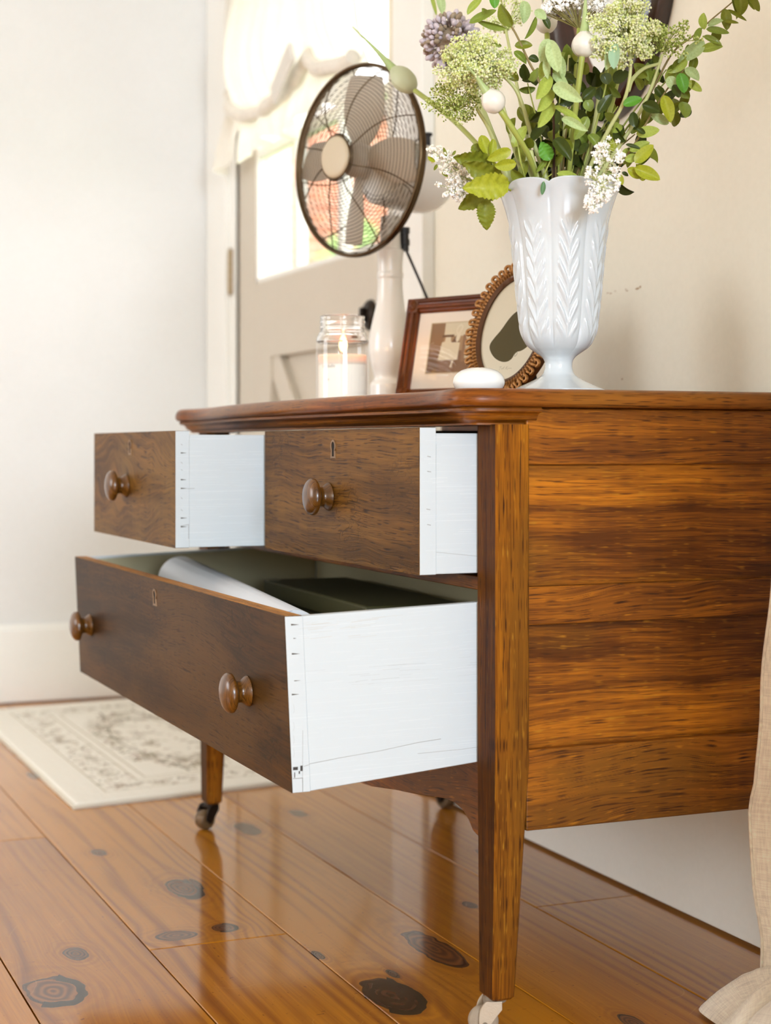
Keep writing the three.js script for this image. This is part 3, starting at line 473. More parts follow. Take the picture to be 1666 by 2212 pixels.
drawer({ x0: -2.9632, x1: -2.4205, zf: 0.7352, zb: 0.26, yt: 0.7347, yb: 0.5588, ft: 0.0215, drop: 0.0060, riseT: 0, riseB: -0.0005, front: M.drawerFig, paint: whiteMat(paintUp(0)), lining: whitePlain, tw: 1024, th: 720, ou: -0.019, ov: 0.06, knobs: [[-2.7210, 0.6464]], keys: [[-2.6955, 0.7140, 1]], label: 'upper left drawer with wavy figured front, pulled far out' });
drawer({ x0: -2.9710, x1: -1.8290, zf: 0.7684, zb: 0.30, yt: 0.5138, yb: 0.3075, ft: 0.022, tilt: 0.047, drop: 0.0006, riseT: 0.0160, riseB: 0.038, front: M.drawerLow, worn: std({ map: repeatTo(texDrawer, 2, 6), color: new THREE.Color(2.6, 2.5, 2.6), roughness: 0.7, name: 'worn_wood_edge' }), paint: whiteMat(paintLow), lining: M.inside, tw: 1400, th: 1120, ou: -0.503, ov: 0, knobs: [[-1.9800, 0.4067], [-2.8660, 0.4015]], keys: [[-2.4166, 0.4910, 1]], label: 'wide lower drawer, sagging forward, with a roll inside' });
// ---------------------------------------------------------------- what the lower drawer holds
{
  const R = 0.039, a = V(-2.80, 0.4820, 0.622), b = V(-2.080, 0.4560, 0.6680), dir = b.clone().sub(a), L = dir.length();
  const prof = []; const n = 60;                               // a spiral of sheet, open at its core
  const roll = [[0.013, 0], [R - 0.0006, 0], [R, 0.001], [R, L - 0.001], [R - 0.0006, L], [0.013, L], [0.0125, L - 0.001], [0.0125, 0.001], [0.013, 0]];
  const g = lathe(roll, 56), p = g.attributes.position;
  for (let i = 0; i < p.count; i++) { const an = Math.atan2(p.getZ(i), p.getX(i)), k = 1 + 0.012 * Math.sin(an * 2 + 1) + (Math.abs(an - 0.4) < 0.06 ? 0.012 : 0); p.setX(i, p.getX(i) * k); p.setZ(i, p.getZ(i) * k); }
  const q = new THREE.Quaternion().setFromUnitVectors(V(0, 1, 0), dir.clone().normalize()); g.applyQuaternion(q); const gg = toCreasedNormals(g, 0.6);
  const t = thing('paper_roll', 'white roll of smooth paper lying in the lower drawer', 'paper roll', a.toArray());
  mesh('rolled_sheet', gg, phys({ color: 0xe9ecef, roughness: 0.38, clearcoat: 0.2, clearcoatRoughness: 0.4, name: 'white_paper' }), t);
  const edge = []; for (let k = 0; k <= 150; k++) { const an = k / 150 * Math.PI * 7, r = lerp(0.014, R - 0.001, k / 150); edge.push(V(Math.cos(an) * r, L + 0.0003, Math.sin(an) * r)); }
  const eg = tube(edge, 0.0004, 4, 1); eg.applyQuaternion(q); mesh('sheet_edge', eg, std({ color: 0xb9bec4, roughness: 0.6 }), t);
  const dark = std({ color: 0x4a4628, roughness: 0.8, name: 'dark_box' });
  const bx = (w, h, d, r) => new RoundedBoxGeometry(w, h, d, 3, r);
  const b1 = single('storage_box', bx(0.66, 0.074, 0.15, 0.006), dark, 'dark shallow box under the white roll in the lower drawer', 'box', [-2.42, 0.373, 0.645]); b1.rotation.x = 0.06;
  const b2 = thing('lidded_box', 'dark lidded box with a pale worn corner behind the white roll', 'box', [-2.46, 0.354, 0.430]);
  const m1 = mesh('box_body', bx(0.50, 0.100, 0.14, 0.004), dark, b2); m1.position.y = 0.053; const m2 = mesh('box_lid', bx(0.52, 0.03, 0.152, 0.004), std({ color: 0x565230, roughness: 0.55, name: 'dark_lid' }), b2); m2.position.y = 0.114;
  const m3 = mesh('worn_corner', bx(0.030, 0.008, 0.022, 0.003), std({ color: 0x9d9070, roughness: 0.8 }), b2); m3.position.set(-0.247, 0.1265, 0.064); m3.userData.label = 'pale worn corner of the lid';
  b2.rotation.y = -0.04;
}
// ---------------------------------------------------------------- milk glass vase
const VASE = V(-1.866, 0.78, 0.388);
{
  const milk = phys({ color: new THREE.Color(0.60, 0.65, 0.675), roughness: 0.11, clearcoat: 0.6, clearcoatRoughness: 0.04, ior: 1.52, name: 'milk_glass' });
  const px = 2.11 / FPX, prof = [[98.6, 0], [100, 2], [99, 5], [90, 9], [73, 16.5], [51, 27], [36, 37], [31, 47], [29.5, 57], [31, 67], [37, 76], [50, 85.5], [62, 94], [71, 105], [77.5, 122], [81, 142], [84, 172], [88, 205], [92, 250], [95.5, 290], [99, 322], [104, 350], [110.5, 380], [118, 405], [126, 427], [133, 443]].map(([r, h]) => [r * px, h * px]);
  const curve = new THREE.SplineCurve(prof.map(([r, h]) => new THREE.Vector2(r, h))), H = prof[prof.length - 1][1], NS = 40 * 8, NV = 330, OFF = 0.128;
  const leafH = (s, h) => {                                    // relief on one lobe: s = -1..1 across, h = height in metres: a rib with barbs like an ear of wheat
    const y0 = 0.068, y1 = 0.205; if (h < y0 - 0.01 || h > y1 + 0.015) return 0;
    const e = smooth(y0 - 0.01, y0 + 0.02, h) * (1 - smooth(y1 - 0.008, y1 + 0.012, h)), w = lerp(0.74, 0.52, clamp((h - y0) / (y1 - y0)));
    const rib = Math.exp(-Math.pow(s / 0.07, 2)) * 0.6, a = Math.abs(s) / w; if (a > 1.15) return rib * e * 0.0016;
    const ph = (h - 0.030 * Math.pow(a, 0.85)) / 0.0245, f = ph - Math.floor(ph);                 // barbs rising outwards
    const barb = Math.pow(Math.sin(Math.PI * clamp(f / 0.62)), 1.2) * (f < 0.62 ? 1 : 0) * smooth(1.12, 0.86, a) * smooth(0.03, 0.22, a);
    const vein = 0.35 * Math.pow(Math.max(0, Math.sin(ph * Math.PI * 6)), 2) * smooth(1, 0.6, a) * smooth(0.05, 0.3, a) * (f < 0.62 ? 1 : 0.2);
    return (rib + barb * 0.95 + vein * 0.25) * e * 0.0025;
  };
  const rings = [], inner = [];
  const radius = (phi, h, r) => {
    let a = ((phi - OFF) / (Math.PI / 4)); a = a - Math.floor(a); const s = (a - 0.5) * 2;         // -1..1 over a lobe
    const amt = smooth(0.036, 0.075, h) * lerp(0.06, 0.05, smooth(0.17, 0.26, h)) + 0.10 * smooth(0.05, 0.066, h) * (1 - smooth(0.066, 0.10, h)) * 0.5;
    const lobe = Math.sqrt(Math.max(0, 1 - Math.pow(Math.abs(s), 2.6))) - 0.72;
    return r * (1 + amt * lobe) + leafH(s, h);
  };
  for (let j = 0; j <= NV; j++) {
    const q = curve.getPoint(j / NV), ring = [], top = smooth(0.235, H, q.y);
    for (let i = 0; i < NS; i++) {
      const phi = i / NS * Math.PI * 2; let a = ((phi - OFF) / (Math.PI / 4)); a = a - Math.floor(a); const s = (a - 0.5) * 2;
      const R = radius(phi, q.y, q.x), y = q.y + top * (Math.sqrt(Math.max(0, 1 - Math.pow(Math.abs(s), 2.2))) - 0.8) * 0.0075;
      ring.push(V(Math.cos(phi) * R, y, -Math.sin(phi) * R));
    }
    rings.push(ring);
  }
  const wall = [0.0006, 0.0024, 0.0036, 0.0040]; const last = rings[rings.length - 1];
  const shrink = (ring, d, dy) => ring.map((p) => { const l = Math.hypot(p.x, p.z); return V(p.x * (1 - d / l), p.y + dy, p.z * (1 - d / l)); });
  rings.push(shrink(last, 0.0008, 0.0010), shrink(last, 0.0026, 0.0012), shrink(last, 0.0040, 0));
  for (let j = NV - 10; j > 75; j -= 12) rings.push(shrink(rings[j], 0.0045, 0));
  const g = loft(rings, { capA: true, capB: true });
  single('vase', g, milk, 'tall white milk glass vase with scalloped rim and raised leaf pattern', 'vase', VASE.toArray());
}
// ---------------------------------------------------------------- small white dome
{
  const g = lathe(smoothProfile([[0.0002, 0], [0.024, 0], [0.0285, 0.0015], [0.0315, 0.007], [0.0318, 0.012], [0.0295, 0.018], [0.0235, 0.0235], [0.0150, 0.0268], [0.0070, 0.0280], [0.0002, 0.0284]], 60), 56);
  single('dome_dish', g, phys({ color: 0xf4f4ef, roughness: 0.12, clearcoat: 0.5, clearcoatRoughness: 0.05, name: 'white_glaze' }), 'small low white glazed dome at the dresser edge in front of the frames', 'dish', [-1.850, 0.78, 0.508]);
}
// ---------------------------------------------------------------- picture frames
function leaning(name, label, category, pos, beta, back) {           // +z of the thing looks out of the picture
  const n = FWD.clone().multiplyScalar(-Math.cos(beta)).addScaledVector(RGT, -Math.sin(beta)); const t = thing(name, label, category, pos);
  t.rotation.order = 'YXZ'; t.rotation.y = Math.atan2(n.x, n.z); t.rotation.x = -back; return t;
}
{
  const gold = phys({ map: repeatTo(texSide, 3, 8), roughness: 0.38, clearcoat: 0.08, specularIntensity: 0.45, color: 0xc8a878, name: 'frame_wood' });
  const t = leaning('photo_frame', 'small wooden photo frame with corner blocks, leaning behind the oval frame', 'picture frame', [-2.5345, 0.7805, 0.3225], THREE.MathUtils.degToRad(41.7), THREE.MathUtils.degToRad(11.8));
  const W = 0.205, H = 0.1765, w = 0.0240, prof = [[0, 0], [0, 0.013], [0.003, 0.0155], [0.006, 0.0155], [0.008, 0.0125], [0.0105, 0.012], [0.013, 0.0145], [0.0165, 0.0145], [0.0185, 0.0105], [0.0215, 0.0095], [0.0240, 0.0065], [0.0240, 0]];
  const stick = (len) => { const s = new THREE.Shape(prof.map(([a, b]) => new THREE.Vector2(a, b))); const g = new THREE.ExtrudeGeometry(s, { depth: len, bevelEnabled: false }); return g; };
  const put = (g, x, y, rz) => { g.rotateX(-Math.PI / 2); g.scale(1, 1, -1); const a = g.attributes.position.array; for (let i = 0; i < a.length; i += 9) for (let c = 0; c < 3; c++) { const k = a[i + c]; a[i + c] = a[i + 3 + c]; a[i + 3 + c] = k; } g.computeVertexNormals(); return g; };
  // profile axes: across the stick (from outside in) and out of the wall
  const rail = (p0, along, inward, len) => { const pos = [], tri = THREE.ShapeUtils.triangulateShape(prof.map(([a, b]) => new THREE.Vector2(a, b)), []), P = (k, e) => V(p0[0] + inward[0] * prof[k][0] + along[0] * e, p0[1] + inward[1] * prof[k][0] + along[1] * e, prof[k][1]); const out = []; const add = (...q) => q.forEach((v) => out.push(v.x, v.y, v.z)); for (let k = 0; k < prof.length; k++) { const m = (k + 1) % prof.length; add(P(k, 0), P(m, 0), P(k, len), P(m, 0), P(m, len), P(k, len)); } for (const e of [0, len]) tri.forEach((f) => add(...f.map((i) => P(i, e)))); const g = new THREE.BufferGeometry(); g.setAttribute('position', new THREE.Float32BufferAttribute(out, 3)); g.computeVertexNormals(); return uvBox(g, along[0] ? 'x' : 'y'); };
  mesh('frame_rail', rail([w, 0], [1, 0], [0, 1], W - 2 * w), gold, t); mesh('frame_rail', rail([w, H], [1, 0], [0, -1], W - 2 * w), gold, t);
  mesh('frame_rail', rail([0, w], [0, 1], [1, 0], H - 2 * w), gold, t); mesh('frame_rail', rail([W, w], [0, 1], [-1, 0], H - 2 * w), gold, t);
  for (const [x, y] of [[0, 0], [W - w, 0], [0, H - w], [W - w, H - w]]) { const g = merge([box(x, x + w, y, y + w, 0, 0.014, 0.001), (() => { const s = lathe([[0, 0.0045], [0.004, 0.004], [0.006, 0.002], [0.008, 0.0025], [0.0095, 0]], 20); s.rotateX(Math.PI / 2); s.translate(x + w / 2, y + w / 2, 0.0138); return s; })()]); mesh('corner_block', uvBox(g, 'y'), gold, t); }
  mesh('mat_board', box(w - 0.003, W - w + 0.003, w - 0.003, H - w + 0.003, 0.002, 0.0045, 0), std({ color: 0xf2e6d6, roughness: 0.85, name: 'mat_board' }), t);
  const photo = canvasTex(512, 440, (c, CW, CH) => {
    c.fillStyle = '#a5835c'; c.fillRect(0, 0, CW, CH); c.fillStyle = '#d8cdb0'; c.fillRect(150, 0, 300, 120); c.fillStyle = '#8f6a45'; c.fillRect(0, 0, 150, 250); c.fillStyle = '#7d5734'; c.fillRect(0, 250, 512, 190); c.fillStyle = '#6b4a28'; c.beginPath(); c.moveTo(10, 290); c.quadraticCurveTo(120, 300, 140, 440); c.lineTo(0, 440); c.fill();
    c.fillStyle = '#ddd3b8'; c.beginPath(); c.moveTo(135, 170); c.lineTo(165, 165); c.lineTo(170, 125); c.lineTo(225, 125); c.lineTo(230, 165); c.lineTo(330, 180); c.lineTo(325, 330); c.lineTo(110, 330); c.closePath(); c.fill();
    c.fillStyle = '#6e4d2e'; c.fillRect(130, 105, 130, 22); c.beginPath(); c.moveTo(235, 175); c.lineTo(300, 95); c.lineTo(320, 175); c.fill(); c.strokeStyle = '#e6dcc4'; c.lineWidth = 8; c.beginPath(); c.ellipse(310, 60, 24, 40, .5, 0, 7); c.stroke(); c.fillStyle = '#e0d6bd'; c.beginPath(); c.ellipse(305, 130, 22, 44, .2, 0, 7); c.fill();
    c.fillStyle = '#d9cdb2'; c.save(); c.translate(270, 360); c.rotate(.25); c.fillRect(-9, -60, 18, 100); c.restore(); c.fillStyle = '#8a6441'; c.fillRect(360, 110, 152, 240); c.fillStyle = '#c9b795'; c.beginPath(); c.arc(430, 130, 38, 0, 7); c.fill(); c.fillRect(395, 170, 80, 150);
    for (let i = 0; i < 900; i++) { c.fillStyle = `rgba(${rnd() < .5 ? '60,40,20' : '240,230,205'},${rr(.02, .09)})`; c.fillRect(rnd() * CW, rnd() * CH, rr(1, 5), rr(1, 5)); }
    c.strokeStyle = '#e2d6ba'; c.lineWidth = 3; for (const [x, y] of [[20, 175], [26, 245]]) { c.beginPath(); c.moveTo(x, y); c.lineTo(x + 26, y - 4); c.stroke(); }
  });
  const pw = new THREE.PlaneGeometry(0.0985, 0.083); mesh('photograph', pw.translate(W / 2, 0.0505 + 0.0415, 0.0049), std({ map: photo, roughness: 0.6, name: 'sepia_print' }), t);
  mesh('mat_bevel', merge([box(W / 2 - 0.0508, W / 2 - 0.0488, 0.049, 0.135, 0.0045, 0.0054, 0), box(W / 2 + 0.0488, W / 2 + 0.0508, 0.049, 0.135, 0.0045, 0.0054, 0), box(W / 2 - 0.0488, W / 2 + 0.0488, 0.049, 0.0505, 0.0045, 0.0054, 0), box(W / 2 - 0.0488, W / 2 + 0.0488, 0.1335, 0.135, 0.0045, 0.0054, 0)]), std({ color: 0xcdbb98, roughness: 0.8 }), t);
  mesh('glazing', box(w - 0.002, W - w + 0.002, w - 0.002, H - w + 0.002, 0.0070, 0.0072, 0), phys({ color: 0xffffff, roughness: 0, transmission: 1, thickness: 0, ior: 1.5, specularIntensity: 0.22, name: 'picture_glass' }), t);
  const leg = box(W / 2 - 0.02, W / 2 + 0.02, 0, 0.13, -0.003, 0, 0.001); leg.translate(0, -0.13, 0); leg.rotateX(0.42); leg.translate(0, 0.135, 0); mesh('easel_strut', leg, std({ color: 0x2a2018, roughness: 0.9 }), t);
}
{
  const gilt = phys({ color: 0xb07a3c, roughness: 0.36, metalness: 0.45, clearcoat: 0.3, clearcoatRoughness: 0.3, bumpMap: repeatTo(grainNoise, 14, 14), bumpScale: 0.0006, name: 'aged_gilt' }), giltDark = phys({ color: 0x5a3514, roughness: 0.4, metalness: 0.35, clearcoat: 0.3, name: 'dark_gilt' });
  const A = 0.0560, B = 0.0785, c0 = at(1109, 713, 2.40), beta = THREE.MathUtils.degToRad(44), back = THREE.MathUtils.degToRad(17);
  const t = leaning('oval_picture', 'ornate gilt oval frame with a dark cut-paper silhouette, partly behind the vase', 'picture frame', [0, 0, 0], beta, back);
  t.updateMatrix(); const down = V(0, -(B + 0.0215), 0).applyQuaternion(t.quaternion); t.position.copy(c0).add(down); const cy = B + 0.0215;
  const E = (a, k) => V(Math.cos(a) * (A + k), cy + Math.sin(a) * (B + k), 0);
  const band = (prof) => { const rings = []; for (let i = 0; i <= 120; i++) { const a = i / 120 * Math.PI * 2; rings.push(prof.map(([k, z]) => E(a, k).setZ(z))); } return toCreasedNormals(loft(rings), 0.7); };
  mesh('inner_band', band([[-0.001, 0], [-0.001, 0.006], [0.0015, 0.0085], [0.0045, 0.009], [0.006, 0.0075], [0.006, 0]]), giltDark, t);
  mesh('ribbed_band', (() => { const list = []; for (let i = 0; i < 96; i++) { const a = i / 96 * Math.PI * 2, p = E(a, 0.0085), g = new THREE.SphereGeometry(1, 8, 6); g.scale(0.0034, 0.0016, 0.0030); g.rotateZ(Math.atan2(Math.sin(a) * A, Math.cos(a) * B)); g.translate(p.x, p.y, 0.009); list.push(g); } list.push(band([[0.005, 0], [0.005, 0.008], [0.012, 0.0085], [0.012, 0]])); return merge(list); })(), gilt, t).userData.kind = 'stuff';
  mesh('frame_body', band([[0.011, -0.002], [0.011, 0.007], [0.016, 0.0095], [0.0205, 0.004], [0.0210, -0.004], [0.011, -0.004]]), giltDark, t);
  const curl = (() => { const pts = []; for (let i = 0; i <= 16; i++) { const a = -1.2 + i / 16 * 5.0, r = 0.0038 * (1 - 0.55 * i / 16); pts.push(V(Math.cos(a) * r * 1.15 + 0.001, Math.sin(a) * r, 0.0012 * Math.sin(i / 16 * Math.PI))); } return merge([tube(pts, [0.0016, 0.0019, 0.0016, 0.0011], 8, 2), tube([V(-0.006, -0.0028, -0.001), V(-0.002, -0.0034, 0.001), V(0.003, -0.0026, 0.0006)], [0.0012, 0.0020, 0.0012], 8, 4), tube([V(-0.006, 0.0026, -0.001), V(-0.002, 0.0022, 0.0012), V(0.001, 0.001, 0.001)], [0.0012, 0.0018, 0.0010], 8, 4)]); })();
  for (let i = 0; i < 40; i++) { const a = i / 40 * Math.PI * 2 + 0.03, p = E(a, 0.0175), m = mesh('scroll_leaf', curl, gilt, t); m.position.set(p.x, p.y, 0.0075); m.rotation.z = Math.atan2(Math.sin(a) * A, Math.cos(a) * B); m.scale.setScalar(1.34 + 0.12 * Math.sin(i * 2.3)); }
  const oval = new THREE.Shape(); oval.absellipse(0, cy, A + 0.001, B + 0.001, 0, Math.PI * 2);
  const art = canvasTex(1024, 1440, (c, W, H) => {
    c.fillStyle = '#e6dec8'; c.fillRect(0, 0, W, H); c.fillStyle = '#4f4419';
    const P = (x, y) => [W * (0.5 + x / (2 * A)), H * (0.5 - y / (2 * B))];                        // metres from the middle
    c.beginPath(); const path = [[0.008, 0.030], [0.020, 0.031], [0.028, 0.022], [0.030, 0.006], [0.034, -0.010], [0.040, -0.022], [0.033, -0.030], [0.024, -0.0345], [0.017, -0.0345], [0.0135, -0.0385], [0.011, -0.0455], [0.003, -0.0500], [-0.010, -0.0490], [-0.024, -0.0420], [-0.035, -0.0300], [-0.0370, -0.0210], [-0.0300, -0.0110], [-0.0200, 0.0000], [-0.0110, 0.0150], [-0.002, 0.0250]];
    path.forEach((q, i) => { const a = P(...q), b = P(...path[(i + 1) % path.length]), m = [(a[0] + b[0]) / 2, (a[1] + b[1]) / 2]; i ? c.quadraticCurveTo(...a, ...m) : c.moveTo(...m); }); const a0 = P(...path[0]), b0 = P(...path[1]); c.quadraticCurveTo(...a0, (a0[0] + b0[0]) / 2, (a0[1] + b0[1]) / 2); c.fill();
    c.strokeStyle = '#4f4419'; c.lineWidth = 5; c.beginPath(); const e = P(0.0165, -0.0385); c.ellipse(e[0], e[1], 16, 30, 0.5, 0, 7); c.stroke();
    c.strokeStyle = 'rgba(120,112,84,0.75)'; c.lineWidth = 3.2; c.font = 'italic 40px serif'; c.beginPath(); const s = P(0.000, -0.0600); let X = s[0] - 90, Y = s[1]; c.moveTo(X, Y - 26); c.lineTo(X + 44, Y - 34); c.moveTo(X + 26, Y - 32); c.lineTo(X + 10, Y + 14); c.moveTo(X + 40, Y); c.quadraticCurveTo(X + 60, Y - 18, X + 52, Y + 6); c.lineTo(X + 88, Y - 30); c.lineTo(X + 78, Y + 8); c.moveTo(X + 128, Y - 36); c.lineTo(X + 108, Y + 12); c.moveTo(X + 150, Y - 34); c.lineTo(X + 122, Y - 10); c.lineTo(X + 146, Y + 10); c.quadraticCurveTo(X + 160, Y - 20, X + 172, Y + 2); c.quadraticCurveTo(X + 190, Y - 16, X + 200, Y); c.lineTo(X + 220, Y - 6); c.stroke();
  });
  const pg = new THREE.ShapeGeometry(oval, 48); const pu = pg.attributes.uv, pp = pg.attributes.position; for (let i = 0; i < pp.count; i++) pu.setXY(i, 0.5 + pp.getX(i) / (2 * A), 0.5 + (pp.getY(i) - cy) / (2 * B)); pg.translate(0, 0, 0.003);
  mesh('silhouette_print', pg, std({ map: art, roughness: 0.7, name: 'silhouette_print' }), t);
  const backG = new THREE.ExtrudeGeometry((() => { const s = new THREE.Shape(); s.absellipse(0, cy, A + 0.013, B + 0.013, 0, Math.PI * 2); return s; })(), { depth: 0.004, bevelEnabled: false, curveSegments: 48 }); backG.translate(0, 0, -0.004); mesh('backing_board', backG, std({ color: 0x3b2a1a, roughness: 0.9 }), t);
  const leg = box(-0.015, 0.015, 0, 0.12, -0.003, 0, 0.001); leg.translate(0, -0.12, 0); leg.rotateX(0.55); leg.translate(0, 0.122, -0.004); mesh('easel_strut', leg, std({ color: 0x2a2018, roughness: 0.9 }), t);
}
// ---------------------------------------------------------------- candle
{
  const c = thing('candle_jar', 'lit white candle in a clear glass jar near the left end of the dresser', 'candle', [-2.5185, 0.78, 0.4290]);
  const glass = phys({ color: 0xffffff, roughness: 0, transmission: 1, thickness: 0.003, ior: 1.46, name: 'jar_glass' });
  const out = smoothProfile([[0.0400, 0.0005], [0.0424, 0.004], [0.0428, 0.012], [0.0428, 0.05], [0.0428, 0.095], [0.0424, 0.103], [0.0405, 0.1105], [0.0375, 0.1160], [0.0360, 0.1185]], 60);
  const neck = [[0.0358, 0.1190], [0.0358, 0.1215], [0.0368, 0.1230], [0.0368, 0.1250], [0.0356, 0.1265], [0.0356, 0.1300], [0.0368, 0.1315], [0.0368, 0.1335], [0.0356, 0.1350], [0.0356, 0.1385], [0.0364, 0.1400], [0.0362, 0.1418], [0.0345, 0.1424], [0.0335, 0.1415]];
  const inn = smoothProfile([[0.0333, 0.1400], [0.0333, 0.1190], [0.0352, 0.1140], [0.0382, 0.1085], [0.0396, 0.1020], [0.0400, 0.0950], [0.0400, 0.05], [0.0400, 0.0065], [0.0380, 0.0045], [0.0002, 0.0045]], 60);
  const thin = phys({ color: 0xffffff, roughness: 0, transmission: 1, thickness: 0, ior: 1.5, name: 'jar_glass_wall' }), bodyN = out.findIndex(([, y]) => y > 0.1000), innN = inn.findIndex(([, y]) => y < 0.1000);
  mesh('jar', lathe([[0.0002, 0.0005], ...out.slice(0, bodyN + 1)], 72), thin, c);
  mesh('jar_neck', lathe([...out.slice(bodyN), ...neck, ...inn.slice(0, innN + 1), out[bodyN]], 72), glass, c);
  const wax = phys({ color: 0xf1eee6, roughness: 0.95, transmission: 0.55, thickness: 0, name: 'white_wax' }), top = 0.0775;
  const hard = std({ color: 0xfff7e8, roughness: 0.6, name: 'white_wax_body' }), cut = 0.0625;
  mesh('wax', lathe([[0.0002, 0.0052], [0.0386, 0.0052], [0.0393, 0.006], [0.0393, cut], [0.0380, cut + 0.004], [0.034, cut + 0.010], [0.026, cut + 0.0132], [0.0002, cut + 0.0136]], 72), hard, c);
  mesh('soft_wax', lathe([[0.0392, cut + 0.0002], [0.0393, top + 0.0010], [0.0385, top + 0.0018], [0.0372, top + 0.0010], [0.0365, top]], 72), wax, c);
  mesh('melted_wax', (() => { const g = new THREE.CircleGeometry(0.0366, 64); g.rotateX(-Math.PI / 2); g.translate(0, top, 0); return g; })(), phys({ color: 0xf6a43c, roughness: 0.95, transmission: 0.6, thickness: 0, name: 'melted_wax' }), c).userData.label = 'pool of melted wax, the flame glow painted in as amber';  // orange glow of the flame is put into the colour of this disc
  mesh('wick', tube([V(0.002, top, 0), V(0.0022, top + 0.006, 0), V(0.0035, top + 0.011, 0.0005)], 0.0009, 8, 4), std({ color: 0x1a1410, roughness: 0.9 }), c);
  const fl = lathe(smoothProfile([[0.0002, 0], [0.0045, 0.003], [0.0068, 0.010], [0.0058, 0.018], [0.0026, 0.027], [0.0002, 0.033]], 30), 24); fl.translate(0.0028, top + 0.006, 0);
  const fm = mesh('flame', fl, std({ color: 0x000000, emissive: new THREE.Color(1.0, 0.62, 0.26), emissiveIntensity: 7, name: 'candle_flame' }), c); fm.castShadow = false;
  const pl = new THREE.PointLight(new THREE.Color(1, 0.50, 0.16), 0.03); pl.name = 'candle_flame_light'; pl.position.set(0.0028, top + 0.016, 0); pl.castShadow = true; pl.shadow.radius = 0.25; c.add(pl);
  const txt = canvasTex(512, 256, (x, W, H) => { x.clearRect(0, 0, W, H); x.fillStyle = 'rgba(120,108,104,0.9)'; x.font = '52px sans-serif'; x.textAlign = 'right'; x.fillText('our studio', 470, 70); x.fillStyle = 'rgba(150,146,140,0.55)'; x.font = '34px sans-serif'; x.fillText('candle', 372, 226); });
  const lab = new THREE.CylinderGeometry(0.0395, 0.0395, 0.034, 40, 1, true, 0, 1.35), th = Math.atan2(-RGT.x, -RGT.z); lab.rotateY(Math.atan2(FWD.x, FWD.z) + Math.PI - 1.52); lab.translate(0, 0.050, 0);
  mesh('label_print', lab, std({ map: txt, transparent: true, roughness: 0.8, name: 'jar_lettering' }), c);
}
